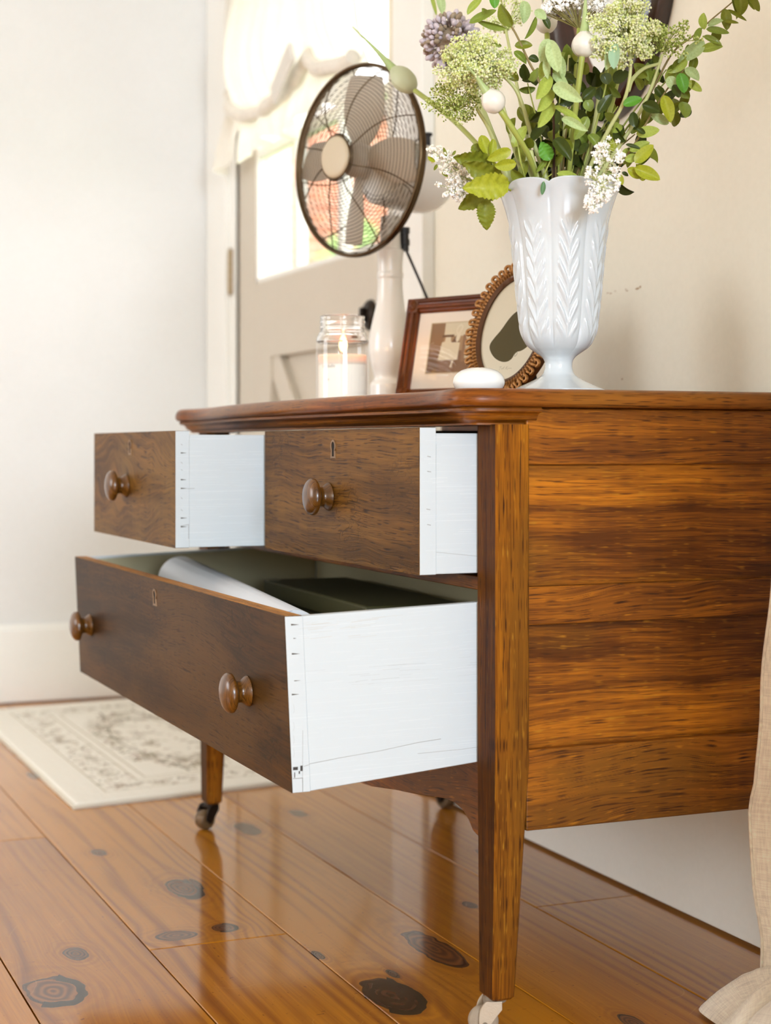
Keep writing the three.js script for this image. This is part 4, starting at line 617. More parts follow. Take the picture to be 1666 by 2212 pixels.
// ---------------------------------------------------------------- table fan
{
  const root = thing('table_fan', 'round table fan with bronze wire grille on a white turned pedestal', 'fan', [-2.716, 0.78, 0.262]);
  const cream = phys({ color: 0xf6f1e8, roughness: 0.22, clearcoat: 0.5, clearcoatRoughness: 0.1, name: 'white_enamel' }), bronze = phys({ color: 0x5c4a33, roughness: 0.26, metalness: 0.9, name: 'bronze_wire' }), black = phys({ color: 0x15161a, roughness: 0.35, name: 'black_plastic' });
  const px = 2.95 / FPX, ped = [[43, 0], [44, 2], [44, 44], [42, 52], [38, 57], [35.5, 60], [34.5, 66], [36.5, 76], [42, 95], [46, 118], [46.5, 138], [44, 160], [39, 185], [33, 210], [29.5, 232], [27.5, 252], [27, 275], [28.5, 281], [28.5, 289], [27, 294], [27.5, 320], [29, 336], [27, 341], [24, 344], [22, 372], [21, 412]].map(([r, h]) => [r * px, h * px * 1.0]);
  mesh('pedestal', lathe([[0.0002, 0], ...smoothProfile(ped, 160)], 56), cream, root);
  const phi = Math.atan2(0.33, 0.944), hc = V(0.0, 0.428, 0).add(V(0.33, 0, 0.944).multiplyScalar(0.075)), H = (g) => { g.rotateY(phi); g.translate(hc.x, hc.y, hc.z); return g; };
  const R = 0.1645, rc = 0.037, fz = (r) => 0.050 * (1 - Math.pow(Math.max(0, (r - rc) / (R - rc)), 2.1)), bz = (r) => -0.050 * (1 - Math.pow(Math.max(0, (r - 0.045) / (R - 0.045)), 2.1));
  const ring = (r, z, w) => { const g = new THREE.TorusGeometry(r, w, 6, 80); g.translate(0, 0, z); return g; };
  const spoke = (a, f, r0, bend) => { const p = []; for (let i = 0; i <= 7; i++) { const r = lerp(r0, R, i / 7), b = a + bend * Math.sin(i / 7 * Math.PI) * 0.12; p.push(V(Math.cos(b) * r, Math.sin(b) * r, f(r) - 0.001)); } return tube(p, 0.0012, 6, 2); };
  const wires = (f, r0, n, k0) => { const l = []; for (let i = 0; i < n; i++) { const r = lerp(r0 + 0.004, R - 0.005, i / (n - 1)); l.push(ring(r, f(r), 0.00058)); } for (let k = 0; k < 8; k++) l.push(spoke(k / 8 * Math.PI * 2 + k0, f, r0, 1)); return merge(l); };
  const fw = mesh('front_grille_wires', H(wires(fz, rc, 24, 0.35)), bronze, root); fw.userData.kind = 'stuff';
  const bw = mesh('rear_grille_wires', H(wires(bz, 0.045, 17, 0.1)), bronze, root); bw.userData.kind = 'stuff';
  mesh('grille_rim', H(merge([ring(R, 0.0035, 0.0034), ring(R, -0.0035, 0.0034), (() => { const b = lathe([[R - 0.002, -0.006], [R + 0.0022, -0.006], [R + 0.0028, 0], [R + 0.0022, 0.006], [R - 0.002, 0.006]], 96); b.rotateX(Math.PI / 2); return b; })()])), bronze, root);
  const cap = lathe(smoothProfile([[0.0002, 0.0075], [0.020, 0.0072], [0.031, 0.0060], [0.0352, 0.0035], [0.0362, 0], [0.0350, -0.004]], 30), 56); cap.rotateX(Math.PI / 2); cap.translate(0, 0, 0.0505); mesh('centre_cap', H(cap), phys({ color: 0xc8b99c, roughness: 0.4, name: 'beige_cap' }), root);
  mesh('cap_ring', H(merge([ring(0.0368, 0.0508, 0.0024), ring(0.0395, 0.0475, 0.0014)])), bronze, root);
  const bladeMat = phys({ color: 0xe0d7c8, roughness: 0.92, transmission: 0.55, thickness: 0, name: 'grey_blade' });
  for (let k = 0; k < 4; k++) {
    const rings = [], a0 = Math.PI / 2 - 0.12 + k * Math.PI / 2; for (let j = 0; j <= 12; j++) { const t = j / 12, r = lerp(0.028, 0.146, t), wd = 0.018 + 0.028 * Math.sin(Math.pow(t, 0.8) * 2.35), row = [], N = 10; for (const s of [1, -1]) for (let i = 0; i <= N; i++) { const u = (s > 0 ? i : N - i) / N * 2 - 1, x = u * wd, pitch = lerp(0.75, 0.42, t); row.push(V(r * Math.cos(u * 0.12), x * Math.cos(pitch) * (1 - 0.08 * t), -0.004 + x * Math.sin(pitch) * 0.55 + s * 0.0007 + 0.006 * (1 - u * u))); } rings.push(row); }
    const g = loft(rings, { capA: true, capB: true }); g.rotateZ(a0); mesh('blade', H(g), bladeMat, root);
  }
  const hub = lathe([[0.0002, 0.02], [0.02, 0.019], [0.029, 0.012], [0.031, -0.015], [0.0002, -0.016]], 40); hub.rotateX(Math.PI / 2); mesh('hub', H(hub), bladeMat, root);
  const mot = lathe(smoothProfile([[0.0002, -0.211], [0.022, -0.206], [0.042, -0.194], [0.0565, -0.174], [0.0615, -0.150], [0.0610, -0.125], [0.0590, -0.085], [0.0560, -0.058], [0.050, -0.050], [0.0002, -0.050]], 70), 56); mot.rotateX(Math.PI / 2); mot.translate(0, -0.016, 0); mesh('motor_housing', H(mot), cream, root);
  mesh('oscillation_knob', H(merge([(() => { const g = lathe([[0.0002, 0], [0.0056, 0], [0.0056, 0.022], [0.0088, 0.0235], [0.0090, 0.027], [0.0078, 0.0285], [0.0002, 0.029]], 24); g.translate(0, 0.0405, -0.166); return g; })()])), black, root);
  const lab = canvasTex(512, 400, (c, W, Hh) => { c.fillStyle = '#cfcabc'; c.fillRect(0, 0, W, Hh); c.strokeStyle = '#4b4a3a'; c.lineWidth = 16; c.beginPath(); c.arc(110, 150, 66, 0.6, 5.4); c.stroke(); c.beginPath(); c.arc(160, 190, 34, 0, 7); c.stroke(); c.fillStyle = '#8e8b7c'; c.fillRect(60, 260, 120, 16); c.fillRect(60, 292, 120, 12); for (let i = 0; i < 5; i++) c.fillRect(250, 190 + i * 34, rr(120, 220), 10); c.fillStyle = '#b9b4a5'; c.fillRect(230, 60, 240, 12); });
  const lg = new THREE.CylinderGeometry(0.0622, 0.0612, 0.050, 24, 1, true, 0, 0.9); lg.rotateZ(Math.PI); lg.rotateY(Math.PI); lg.rotateX(Math.PI / 2); lg.rotateZ(-0.30); lg.translate(0, -0.016, -0.112); mesh('rating_label', H(lg), std({ map: lab, roughness: 0.6, name: 'rating_label' }), root);
  // tilt screw and cord
  const joint = at(874, 517, 2.95).sub(root.position), ts = []; for (let i = 0; i < 4; i++) { const g = new THREE.CylinderGeometry(i % 2 ? 0.0078 : 0.0096, i % 2 ? 0.0078 : 0.0096, 0.0105, 20); g.translate(joint.x, joint.y + 0.0155 - i * 0.0105, joint.z); ts.push(g); }
  mesh('cord_grip', merge([...ts, tube([joint.clone().add(V(0, 0, 0)), at(858, 522, 2.95).sub(root.position)], 0.006, 10, 2)]), black, root);
  const q = (u, v, d) => at(u, v, d).sub(root.position);
  mesh('power_cord', tube([q(873, 530, 2.95), q(889, 566, 2.952), q(907, 607, 2.955), q(926, 651, 2.958), q(960, 720, 3.0), q(985, 800, 3.03), V(-2.62 + 2.716, 0.02, 0.16 - 0.262), V(-2.60 + 2.716, 0.0052, 0.12 - 0.262), V(-2.58 + 2.716, 0.004, 0.05 - 0.262)], 0.0026, 8, 6), black, root);
}
// ---------------------------------------------------------------- oval mirror on the wall
{
  const t = thing('oval_mirror', 'dark carved wooden oval mirror hanging on the wall behind the flowers', 'mirror', [-2.385, 1.545, 0.0]);
  const A = 0.203, B = 0.300, dark = phys({ map: repeatTo(texLeg, 1.2, 6), color: 0x5b3a2c, roughness: 0.28, clearcoat: 0.6, clearcoatRoughness: 0.12, name: 'mirror_frame_wood' });
  const prof = [[0, 0.001], [0, 0.020], [-0.004, 0.030], [-0.010, 0.034], [-0.017, 0.030], [-0.021, 0.024], [-0.027, 0.024], [-0.034, 0.032], [-0.044, 0.032], [-0.052, 0.026], [-0.058, 0.018], [-0.064, 0.015], [-0.068, 0.009], [-0.068, 0.001]];
  const rings = []; for (let i = 0; i <= 140; i++) { const a = i / 140 * Math.PI * 2; rings.push(prof.map(([k, z]) => V(Math.cos(a) * (A + k), Math.sin(a) * (B + k), z))); }
  mesh('frame', toCreasedNormals(loft(rings), 0.9), dark, t);
  const lip = []; for (let i = 0; i <= 120; i++) { const a = i / 120 * Math.PI * 2; lip.push([[-0.0675, 0.002], [-0.0675, 0.013], [-0.071, 0.012], [-0.074, 0.008], [-0.074, 0.002]].map(([k, z]) => V(Math.cos(a) * (A + k), Math.sin(a) * (B + k), z))); }
  mesh('inner_lip', toCreasedNormals(loft(lip), 0.9), phys({ color: 0x7d6150, roughness: 0.35, metalness: 0.3, name: 'dull_lip' }), t);
  const s = new THREE.Shape(); s.absellipse(0, 0, A - 0.072, B - 0.072, 0, Math.PI * 2); const g = new THREE.ExtrudeGeometry(s, { depth: 0.003, bevelEnabled: false, curveSegments: 64 }); g.translate(0, 0, 0.003);
  mesh('mirror_glass', g, std({ color: 0xf0eee8, metalness: 1, roughness: 0.03, name: 'mirror_silver' }), t);
}
// old marks on the wall paint
{
  const mark = std({ color: 0xc4ab8c, roughness: 0.9, name: 'wall_scuff' }), wall = scene.getObjectByName('wall_back');
  for (const [u, v, w, h] of [[1314, 633, 3, 2], [1320, 634, 4, 2], [1330, 629, 3, 1.5], [1356, 628, 4, 2], [1378, 623, 5, 4], [1384, 620, 3, 4], [1345, 819, 2, 3], [1353, 625, 3, 1.4]]) { const d = EYE.z / -(FWD.z + RGT.z * (u - 833) / FPX), p = at(u, v, d); const g = new THREE.CircleGeometry(1, 9), a = g.attributes.position; for (let i = 1; i < a.count; i++) { const k = rr(0.6, 1.2); a.setXY(i, a.getX(i) * k, a.getY(i) * k); } g.scale(w / FPX * d / 0.6, h / FPX * d * 0.6, 1); g.translate(p.x, p.y, 0.0007); mesh('scuff_mark', g, mark, wall); }
}
// ---------------------------------------------------------------- rug
{
  const t = thing('door_rug', 'cream rug with a faded taupe floral border in front of the door', 'rug', [-3.93, 0, 0.362]);
  const L = 1.26, Wd = 0.70, H = 0.009, tex = canvasTex(2048, 1086, (c, W, Hh) => {
    const s = W / L; c.fillStyle = '#f5efe2'; c.fillRect(0, 0, W, Hh);
    const taupe = (a) => `rgba(${118 + rr(-14, 14) | 0},${98 + rr(-12, 12) | 0},${66 + rr(-10, 10) | 0},${a})`;
    const leaf = (x, y, l, a, al) => { c.save(); c.translate(x, y); c.rotate(a); c.fillStyle = taupe(al); c.beginPath(); c.moveTo(0, 0); c.quadraticCurveTo(l * .5, -l * .28, l, 0); c.quadraticCurveTo(l * .5, l * .28, 0, 0); c.fill(); c.restore(); };
    const flower = (x, y, r, al) => { for (let k = 0; k < 6; k++) leaf(x + Math.cos(k * 1.05) * r * .25, y + Math.sin(k * 1.05) * r * .25, r, k * 1.05 + rr(-.2, .2), al); c.fillStyle = taupe(al); c.beginPath(); c.arc(x, y, r * .25, 0, 7); c.fill(); };
    const band = (m, w, n, al) => { for (let k = 0; k < n; k++) { const u = rnd() * (2 * (W - 2 * m) + 2 * (Hh - 2 * m)); let x, y; if (u < W - 2 * m) { x = m + u; y = m; } else if (u < 2 * (W - 2 * m)) { x = m + u - (W - 2 * m); y = Hh - m; } else { const q = u - 2 * (W - 2 * m); x = q < Hh - 2 * m ? m : W - m; y = m + (q % (Hh - 2 * m)); } leaf(x + rr(-w, w), y + rr(-w, w), rr(12, 34), rr(0, 6.3), al * rr(.5, 1)); if (rnd() < .2) flower(x + rr(-w, w) * .5, y + rr(-w, w) * .5, rr(12, 22), al * .8); } };
    const m1 = 0.125 * s; band(m1, 0.034 * s, 760, 0.75);
    c.strokeStyle = taupe(.5); c.lineWidth = 4; for (const m of [0.083, 0.168, 0.19]) c.strokeRect(m * s, m * s, W - 2 * m * s, Hh - 2 * m * s);
    // inner field: a medallion of scrolls
    const fx = 0.2 * s, fy = 0.2 * s, fw = W - 2 * fx, fh = Hh - 2 * fy; c.save(); c.beginPath(); c.rect(fx, fy, fw, fh); c.clip();
    for (let k = 0; k < 620; k++) { const a = rr(0, 6.3), q = Math.pow(rnd(), .5), x = W / 2 + Math.cos(a) * q * fw * .5, y = Hh / 2 + Math.sin(a) * q * fh * .5; if (Math.hypot((x - W / 2) / (fw * .32), (y - Hh / 2) / (fh * .30)) < 1 && rnd() < .82) continue; rnd() < .28 ? flower(x, y, rr(16, 32), rr(.45, .8)) : leaf(x, y, rr(16, 46), rr(0, 6.3), rr(.4, .85)); }
    c.strokeStyle = taupe(.7); c.lineWidth = 6; c.beginPath(); c.ellipse(W / 2, Hh / 2, fw * .34, fh * .36, 0, 0, 7); c.stroke(); for (const e of [-1, 1]) for (const f of [-1, 1]) { c.beginPath(); c.ellipse(W / 2 + e * fw * .5, Hh / 2 + f * fh * .5, fw * .25, fh * .34, 0, 0, 7); c.stroke(); } c.restore();
    for (let k = 0; k < 26000; k++) { c.fillStyle = rnd() < .5 ? `rgba(255,250,238,${rr(.05, .3)})` : `rgba(176,160,130,${rr(.04, .2)})`; c.fillRect(rnd() * W, rnd() * Hh, rr(1, 3), rr(1, 3)); }
  });
  const nx = 180, nz = 100, pos = [], uv = [], idx = [];
  for (let j = 0; j <= nz; j++) for (let i = 0; i <= nx; i++) { const u = i / nx, v = j / nz, e = Math.min(u * L, (1 - u) * L, v * Wd, (1 - v) * Wd), y = H * Math.sqrt(clamp(e / 0.006)) * 0.98 + 0.0004 + 0.0007 * fbm(u * 30, v * 18, 2) * smooth(0, 0.02, e); pos.push((u - .5) * L + 0.0012 * (vn(v * 30, 3) - .5), y, (v - .5) * Wd + 0.0012 * (vn(u * 40, 9) - .5)); uv.push(u, 1 - v); }
  for (let j = 0; j < nz; j++) for (let i = 0; i < nx; i++) { const a = j * (nx + 1) + i; idx.push(a, a + nx + 1, a + 1, a + 1, a + nx + 1, a + nx + 2); }
  const g = new THREE.BufferGeometry(); g.setAttribute('position', new THREE.Float32BufferAttribute(pos, 3)); g.setAttribute('uv', new THREE.Float32BufferAttribute(uv, 2)); g.setIndex(idx); g.computeVertexNormals();
  const skew = (q) => { const p = q.attributes.position; for (let i = 0; i < p.count; i++) p.setX(i, p.getX(i) + 0.154 * p.getZ(i)); q.computeVertexNormals(); return q; };
  mesh('pile', skew(g), std({ map: tex, bumpMap: repeatTo(grainNoise, 9, 5), bumpScale: 0.004, roughness: 0.95, name: 'rug_pile' }), t); mesh('binding', (() => { const pts = []; for (const [x, z] of [[-1, -1], [1, -1], [1, 1], [-1, 1], [-1, -1]]) pts.push(V(x * (L / 2 - 0.003), 0.0042, z * (Wd / 2 - 0.003))); const l = []; for (let k = 0; k < 4; k++) l.push(tube([pts[k], pts[k].clone().lerp(pts[k + 1], .5), pts[k + 1]], 0.0042, 8, 8)); return skew(merge(l)); })(), std({ color: 0xded6c4, roughness: 0.95, name: 'rug_binding' }), t);
}
// ---------------------------------------------------------------- fabrics: linen drape by the dresser, tied shade on the door
const weave = (rgb, off, slub, amp = 1) => dataTex(512, 512, (s, t) => { const a = vn(s * 256, t * 24 + off), b = vn(s * 24 + off, t * 256), k = amp * (a + b - 1) * 26 + ((Math.sin(s * 512 * 1.3) > 0) ^ (Math.sin(t * 512 * 1.3) > 0) ? 3 : -3) - slub * Math.max(0, vn(s * 60 + off, t * 5) - 0.78) * 120 + (fbm(s * 5, t * 5 + off, 3) - 0.5) * 14 * amp; return [rgb[0] + k, rgb[1] + k, rgb[2] + k * 0.9]; });
function sheet(nu, nv, fn, su, sv) {
  const pos = [], uv = [], idx = [];
  for (let j = 0; j <= nv; j++) for (let i = 0; i <= nu; i++) { const p = fn(i / nu, j / nv); pos.push(p.x, p.y, p.z); uv.push(i / nu * su, j / nv * sv); }
  for (let j = 0; j < nv; j++) for (let i = 0; i < nu; i++) { const a = j * (nu + 1) + i; idx.push(a, a + nu + 1, a + 1, a + 1, a + nu + 1, a + nu + 2); }
  const g = new THREE.BufferGeometry(); g.setAttribute('position', new THREE.Float32BufferAttribute(pos, 3)); g.setAttribute('uv', new THREE.Float32BufferAttribute(uv, 2)); g.setIndex(idx); g.computeVertexNormals(); return g;
}
{
  const wt = weave([248, 236, 218], 4, 1, 0.8), linen = phys({ map: wt, bumpMap: wt, bumpScale: 0.0012, roughness: 0.96, transmission: 0.16, thickness: 0, sheen: 0.3, sheenColor: new THREE.Color(0.9, 0.85, 0.78), sheenRoughness: 0.6, side: THREE.DoubleSide, name: 'linen' });
  // the left edge as seen: height -> x; it falls to the boards and puddles
  const edge = [[0.00, -1.735], [0.06, -1.716], [0.10, -1.714], [0.165, -1.7285], [0.262, -1.7325], [0.30, -1.720], [0.397, -1.7035], [0.56, -1.678], [0.80, -1.648], [1.2, -1.60], [1.8, -1.55], [2.3, -1.52]];
  const xl = (y) => { for (let i = 0; i + 1 < edge.length; i++) if (y <= edge[i + 1][0]) { const t = (y - edge[i][0]) / (edge[i + 1][0] - edge[i][0]); return lerp(edge[i][1], edge[i + 1][1], t * t * (3 - 2 * t) * 0.5 + t * 0.5); } return -1.52; };
  const W = 1.0, zOf = (s, y) => 0.150 + Math.min(0.22, 0.62 * Math.max(0, W * s - 0.13)) + 0.052 * Math.cos(s * Math.PI * 2 * 7.4 + 0.25 * Math.sin(y * 5)) * (0.75 + 0.25 * vn(s * 7, y * 2)) + 0.010 * (fbm(s * 14, y * 3.2, 3) - 0.5);  // unseen part widened and bulged outward to shade the rear of the dresser side
  const fall = (s, y) => V(xl(y) + W * s + 0.020 * Math.sin(s * Math.PI * 2 * 7.4) * (s > 0.03 ? 1 : s / 0.03) + 0.006 * (vn(y * 9, s * 8) - 0.5), y, zOf(s, y));
  const NV = 150, drape = (s, t) => fall(s, lerp(2.28, 0.012, t));
  // where it meets the boards the cloth heaps up: lobes of rumpled fabric round its foot
  const heap = (u, v) => {
    const th = u * Math.PI * 2, lobes = 0.020 * Math.sin(th * 5 + 0.6) + 0.014 * Math.sin(th * 9 + 2) + 0.008 * vn(th * 4, 1);
    const rx = 0.112 + lobes, rz = 0.128 + lobes * 0.8, q = Math.pow(v, 0.8), fold = Math.pow(Math.abs(Math.sin(th * 4.5 + 2.6 * q + 1.2 * vn(th * 2, q * 3))), 0.8);
    const x = -1.645 + Math.cos(th) * rx * q * (1 + (Math.cos(th) > 0 ? 2.6 : 0)), z = 0.165 + Math.sin(th) * rz * q;
    const y = 0.082 * Math.pow(1 - q, 1.25) + 0.026 * fold * Math.sin(Math.PI * Math.min(1, q * 0.93)) + 0.010 * (fbm(th * 3, q * 7, 3) - 0.3) * (1 - q) + 0.0075 * Math.sqrt(Math.max(0, 1 - Math.pow(q, 6)));
    return V(x, Math.max(0.0008, y), Math.max(0.022, z));
  };
  const t = thing('linen_curtain', 'long natural linen curtain puddling on the floor beside the dresser', 'curtain', [-1.4, 0, 0.15]);
  part('drape', sheet(240, NV, drape, 5, 9), linen, t);
  const heapG = sheet(220, 44, heap, 4, 0.8); { const a = heapG.index.array; for (let i = 0; i < a.length; i += 3) { const k = a[i]; a[i] = a[i + 1]; a[i + 1] = k; } heapG.computeVertexNormals(); } part('puddled_hem', heapG, linen, t);
  const hem = []; for (let j = 0; j <= 120; j++) hem.push(drape(0, j / 120)); part('side_hem', tube(hem, 0.0022, 6, 1), linen, t);
  const rod = new THREE.CylinderGeometry(0.012, 0.012, 1.35, 20); rod.rotateZ(Math.PI / 2); rod.translate(-1.0, 2.29, 0.15); single('curtain_rod', rod.translate(1.0, -2.29, -0.15), M.darkIron, 'dark curtain rod above the linen curtain', 'curtain rod', [-1.0, 2.29, 0.15]);
}
{
  // a tied-up shade: panel above, pouched swags, a loose ruffled hem below, two ties
  const wt = weave([246, 240, 229], 9, 0.1, 0.25), cloth = phys({ map: wt, roughness: 0.95, transmission: 0.3, thickness: 0, side: THREE.DoubleSide, name: 'cream_voile' }), tieM = std({ map: weave([226, 221, 211], 2, 0.2, 0.3), roughness: 0.9, name: 'grey_tie' });
  const XA = -4.375, XB = -3.375, ties = [-4.36, -3.70, -3.36];
  const t = thing('tied_curtain', 'cream tied-up fabric shade hanging over the door glass', 'curtain', [-3.87, 1.7, 0.0]);
  const sag = (x) => { if (x < ties[1]) { const u = (x - ties[0]) / (ties[1] - ties[0]); return 4 * clamp(u * (1 - u), 0, .25); } const u = (x - ties[1]) / (ties[2] - ties[1]); return 4 * clamp(u * (1 - u), 0, .25); };
  const tieY = (x) => x < ties[1] ? lerp(1.675, 1.635, (x - ties[0]) / (ties[1] - ties[0])) : lerp(1.635, 1.575, (x - ties[1]) / (ties[2] - ties[1]));
  const lowY = (x) => tieY(x) - (x < ties[1] ? 0.105 : 0.045) * Math.pow(sag(x), 0.8);
  const pleat = (x, k) => 0.012 * Math.sin(x * 34 + k) + 0.008 * Math.sin(x * 71 + 2 * k) + 0.010 * (vn(x * 13, k) - 0.5);
  const panel = (u, v) => { const x = lerp(XA, XB, u), y = lerp(2.12, lowY(x), v); return V(x + 0.02 * Math.sin(v * 3) * (0.5 - u) * 0, y, 0.040 + pleat(x, 1) * (0.5 + 0.5 * v) + 0.060 * Math.max(0, Math.sin(Math.PI * Math.pow(v, 2.2))) * (0.3 + 0.7 * sag(x))); };
  part('upper_panel', sheet(120, 60, panel, 4, 4), cloth, t);
  // pouch returns behind the swag up to the ties, then the hem falls
  const hemY = (x) => { const P = [[XA - 0.02, 1.452], [-4.31, 1.462], [-4.262, 1.535], [-4.235, 1.56], [-4.20, 1.478], [-4.165, 1.452], [-4.10, 1.478], [-3.98, 1.487], [-3.84, 1.466], [-3.74, 1.492], [-3.66, 1.505], [-3.55, 1.49], [-3.45, 1.47], [XB + 0.02, 1.455]]; for (let i = 0; i + 1 < P.length; i++) if (x <= P[i + 1][0]) return lerp(P[i][1], P[i + 1][1], smooth(P[i][0], P[i + 1][0], x)); return 1.455; };
  const skirt = (u, v) => { const x = lerp(XA - 0.012, XB + 0.01, u), top = tieY(x) - 0.55 * (tieY(x) - lowY(x)), y = lerp(top, hemY(x), v); return V(x + 0.012 * Math.sin(v * 5 + x * 20) * v, y, 0.030 + 0.030 * v + pleat(x, 4) * (0.9 + 0.9 * v) + 0.022 * Math.sin(v * Math.PI) * sag(x)); };
  part('ruffled_hem', sheet(140, 40, skirt, 4, 1), cloth, t);
  for (const [x, y, w, hh, r] of [[-3.765, 1.600, 0.16, 0.055, 0.55]]) { const g = new RoundedBoxGeometry(w, hh, 0.012, 3, 0.005), p = g.attributes.position; for (let i = 0; i < p.count; i++) p.setZ(i, p.getZ(i) + 0.012 * Math.sin((p.getX(i) / w + .5) * Math.PI)); g.computeVertexNormals(); g.rotateZ(r); g.translate(x, y, 0.098); part('tie', g, tieM, t); }
  const gather = []; for (let i = 0; i <= 60; i++) { const x = lerp(XA + 0.02, XB - 0.02, i / 60); gather.push(V(x, lowY(x) + 0.004, 0.050 + 0.035 * sag(x) + pleat(x, 2) * 0.4)); }
  part('gathered_fold', tube(gather, 0.018, 10, 2), phys({ map: weave([244, 237, 224], 6, 0.2, 0.4), roughness: 0.95, transmission: 0.15, thickness: 0, name: 'folded_cloth' }), t);
  const rod = new THREE.CylinderGeometry(0.007, 0.007, 1.08, 16); rod.rotateZ(Math.PI / 2); rod.translate(-3.87, 2.125, 0.04); part('rod', rod, M.trim, t);
}
// ---------------------------------------------------------------- the flowers in the vase
const G = {
  pale: phys({ color: 0xb6c88e, roughness: 0.55, clearcoat: 0.06, specularIntensity: 0.6, name: 'pale_leaf' }), light: phys({ color: 0xa6b44e, roughness: 0.55, clearcoat: 0.06, specularIntensity: 0.6, name: 'light_leaf' }), mid: phys({ color: 0x7f8f34, roughness: 0.5, clearcoat: 0.08, specularIntensity: 0.6, name: 'green_leaf' }),
  olive: phys({ color: 0x79801f, roughness: 0.55, clearcoat: 0.06, specularIntensity: 0.6, name: 'olive_leaf' }), lime: phys({ color: 0xa3a828, roughness: 0.55, clearcoat: 0.05, specularIntensity: 0.6, name: 'lime_leaf' }), dark: phys({ color: 0x414d18, roughness: 0.5, clearcoat: 0.08, specularIntensity: 0.5, name: 'dark_leaf' }), bright: phys({ color: 0x5b962c, roughness: 0.55, clearcoat: 0.06, specularIntensity: 0.6, name: 'bright_leaf' }),
  stem: phys({ color: 0xa3ac50, roughness: 0.45, name: 'green_stem' }), stemPale: phys({ color: 0xc2c684, roughness: 0.45, name: 'pale_stem' }), twig: phys({ color: 0x8d7a48, roughness: 0.6, name: 'twig' }), twigDark: phys({ color: 0x3d2412, roughness: 0.6, name: 'dark_twig' }),
  bulb: phys({ color: 0xe8e3d6, roughness: 0.38, clearcoat: 0.2, map: null, name: 'pale_bulb' }), spathe: phys({ color: 0xa9bb7c, roughness: 0.45, name: 'spathe' }),
  umbel: std({ color: 0xd6df8c, roughness: 0.7, name: 'green_floret' }), umbelB: std({ color: 0xeff0c4, roughness: 0.7, name: 'pale_green_floret' }), white: std({ color: 0xfffdf8, roughness: 0.7, name: 'white_floret' }), cream: std({ color: 0xfaf1e0, roughness: 0.7, name: 'cream_floret' }), mauve: std({ color: 0xc9bcc0, roughness: 0.6, name: 'mauve_floret' }), mauveDark: std({ color: 0x98866e, roughness: 0.7, name: 'shade_tone_floret' }),
};
// leaf of unit length along +y, unit width across x; variants differ in arch and fold
function leafGeo(arch, fold, twist, tooth = 0, shape = 0.9) {
  const NL = tooth ? 40 : 14, NW = 6, pos = [], uv = [], idx = [];
  for (let j = 0; j <= NL; j++) for (let i = 0; i <= NW; i++) {
    const t = j / NL, s = i / NW * 2 - 1; let w = 0.5 * Math.pow(Math.sin(Math.PI * Math.pow(t, shape)), tooth ? 0.72 : 0.6); if (j === 0) w = 0.02; if (j === NL) w = 0.004;
    if (tooth) w *= 1 + tooth * ((t * 11) % 1 - 0.5) * (t > 0.06 ? 1 : 0);
    const tw = twist * (t - 0.3), x0 = s * w, z0 = fold * Math.abs(s) * w * 1.2 + (tooth ? 0.035 * Math.sin(t * 34 + Math.abs(s) * 5) * Math.abs(s) : 0);
    pos.push(x0 * Math.cos(tw) - z0 * Math.sin(tw), t, x0 * Math.sin(tw) + z0 * Math.cos(tw) - arch * t * t + arch * 0.35 * t); uv.push(i / NW, t);
  }
  for (let j = 0; j < NL; j++) for (let i = 0; i < NW; i++) { const a = j * (NW + 1) + i; idx.push(a, a + 1, a + NW + 1, a + 1, a + NW + 2, a + NW + 1); }
  const g = new THREE.BufferGeometry(); g.setAttribute('position', new THREE.Float32BufferAttribute(pos, 3)); g.setAttribute('uv', new THREE.Float32BufferAttribute(uv, 2)); g.setIndex(idx); g.computeVertexNormals();
  return g;
}
const LEAF = [leafGeo(0.12, 0.25, 0.2), leafGeo(0.28, 0.35, -0.3), leafGeo(-0.1, 0.3, 0.4), leafGeo(0.2, 0.15, 0.0, 0, 0.8), leafGeo(0.38, 0.5, 0.5)], TOOTHED = [leafGeo(0.2, 0.25, 0.3, 0.22, 0.75), leafGeo(0.35, 0.2, -0.3, 0.22, 0.75)];
const vein = (m) => { const t = canvasTex(128, 256, (c, W, H) => { c.fillStyle = '#fff'; c.fillRect(0, 0, W, H); for (let i = 0; i < 300; i++) { c.fillStyle = `rgba(${rnd() < .5 ? '200,205,180' : '255,255,255'},.16)`; c.beginPath(); c.arc(rnd() * W, rnd() * H, rr(2, 12), 0, 7); c.fill(); } c.strokeStyle = 'rgba(255,255,235,.9)'; c.lineWidth = 4; c.beginPath(); c.moveTo(W / 2, 0); c.lineTo(W / 2, H); c.stroke(); c.strokeStyle = 'rgba(214,220,190,.55)'; c.lineWidth = 1.6; for (let k = 1; k < 9; k++) for (const s of [-1, 1]) { c.beginPath(); c.moveTo(W / 2, H - k * 28); c.quadraticCurveTo(W / 2 + s * 30, H - k * 28 - 12, W / 2 + s * 62, H - k * 28 - 36); c.stroke(); } }); m.map = t; return m; };
{ const t = vein(G.pale).map; for (const k of ['light', 'mid', 'olive', 'lime', 'dark', 'bright']) G[k].map = t; }
const O = V(), Yv = V(), Zv = V(), Xv = V(), BM = new THREE.Matrix4();
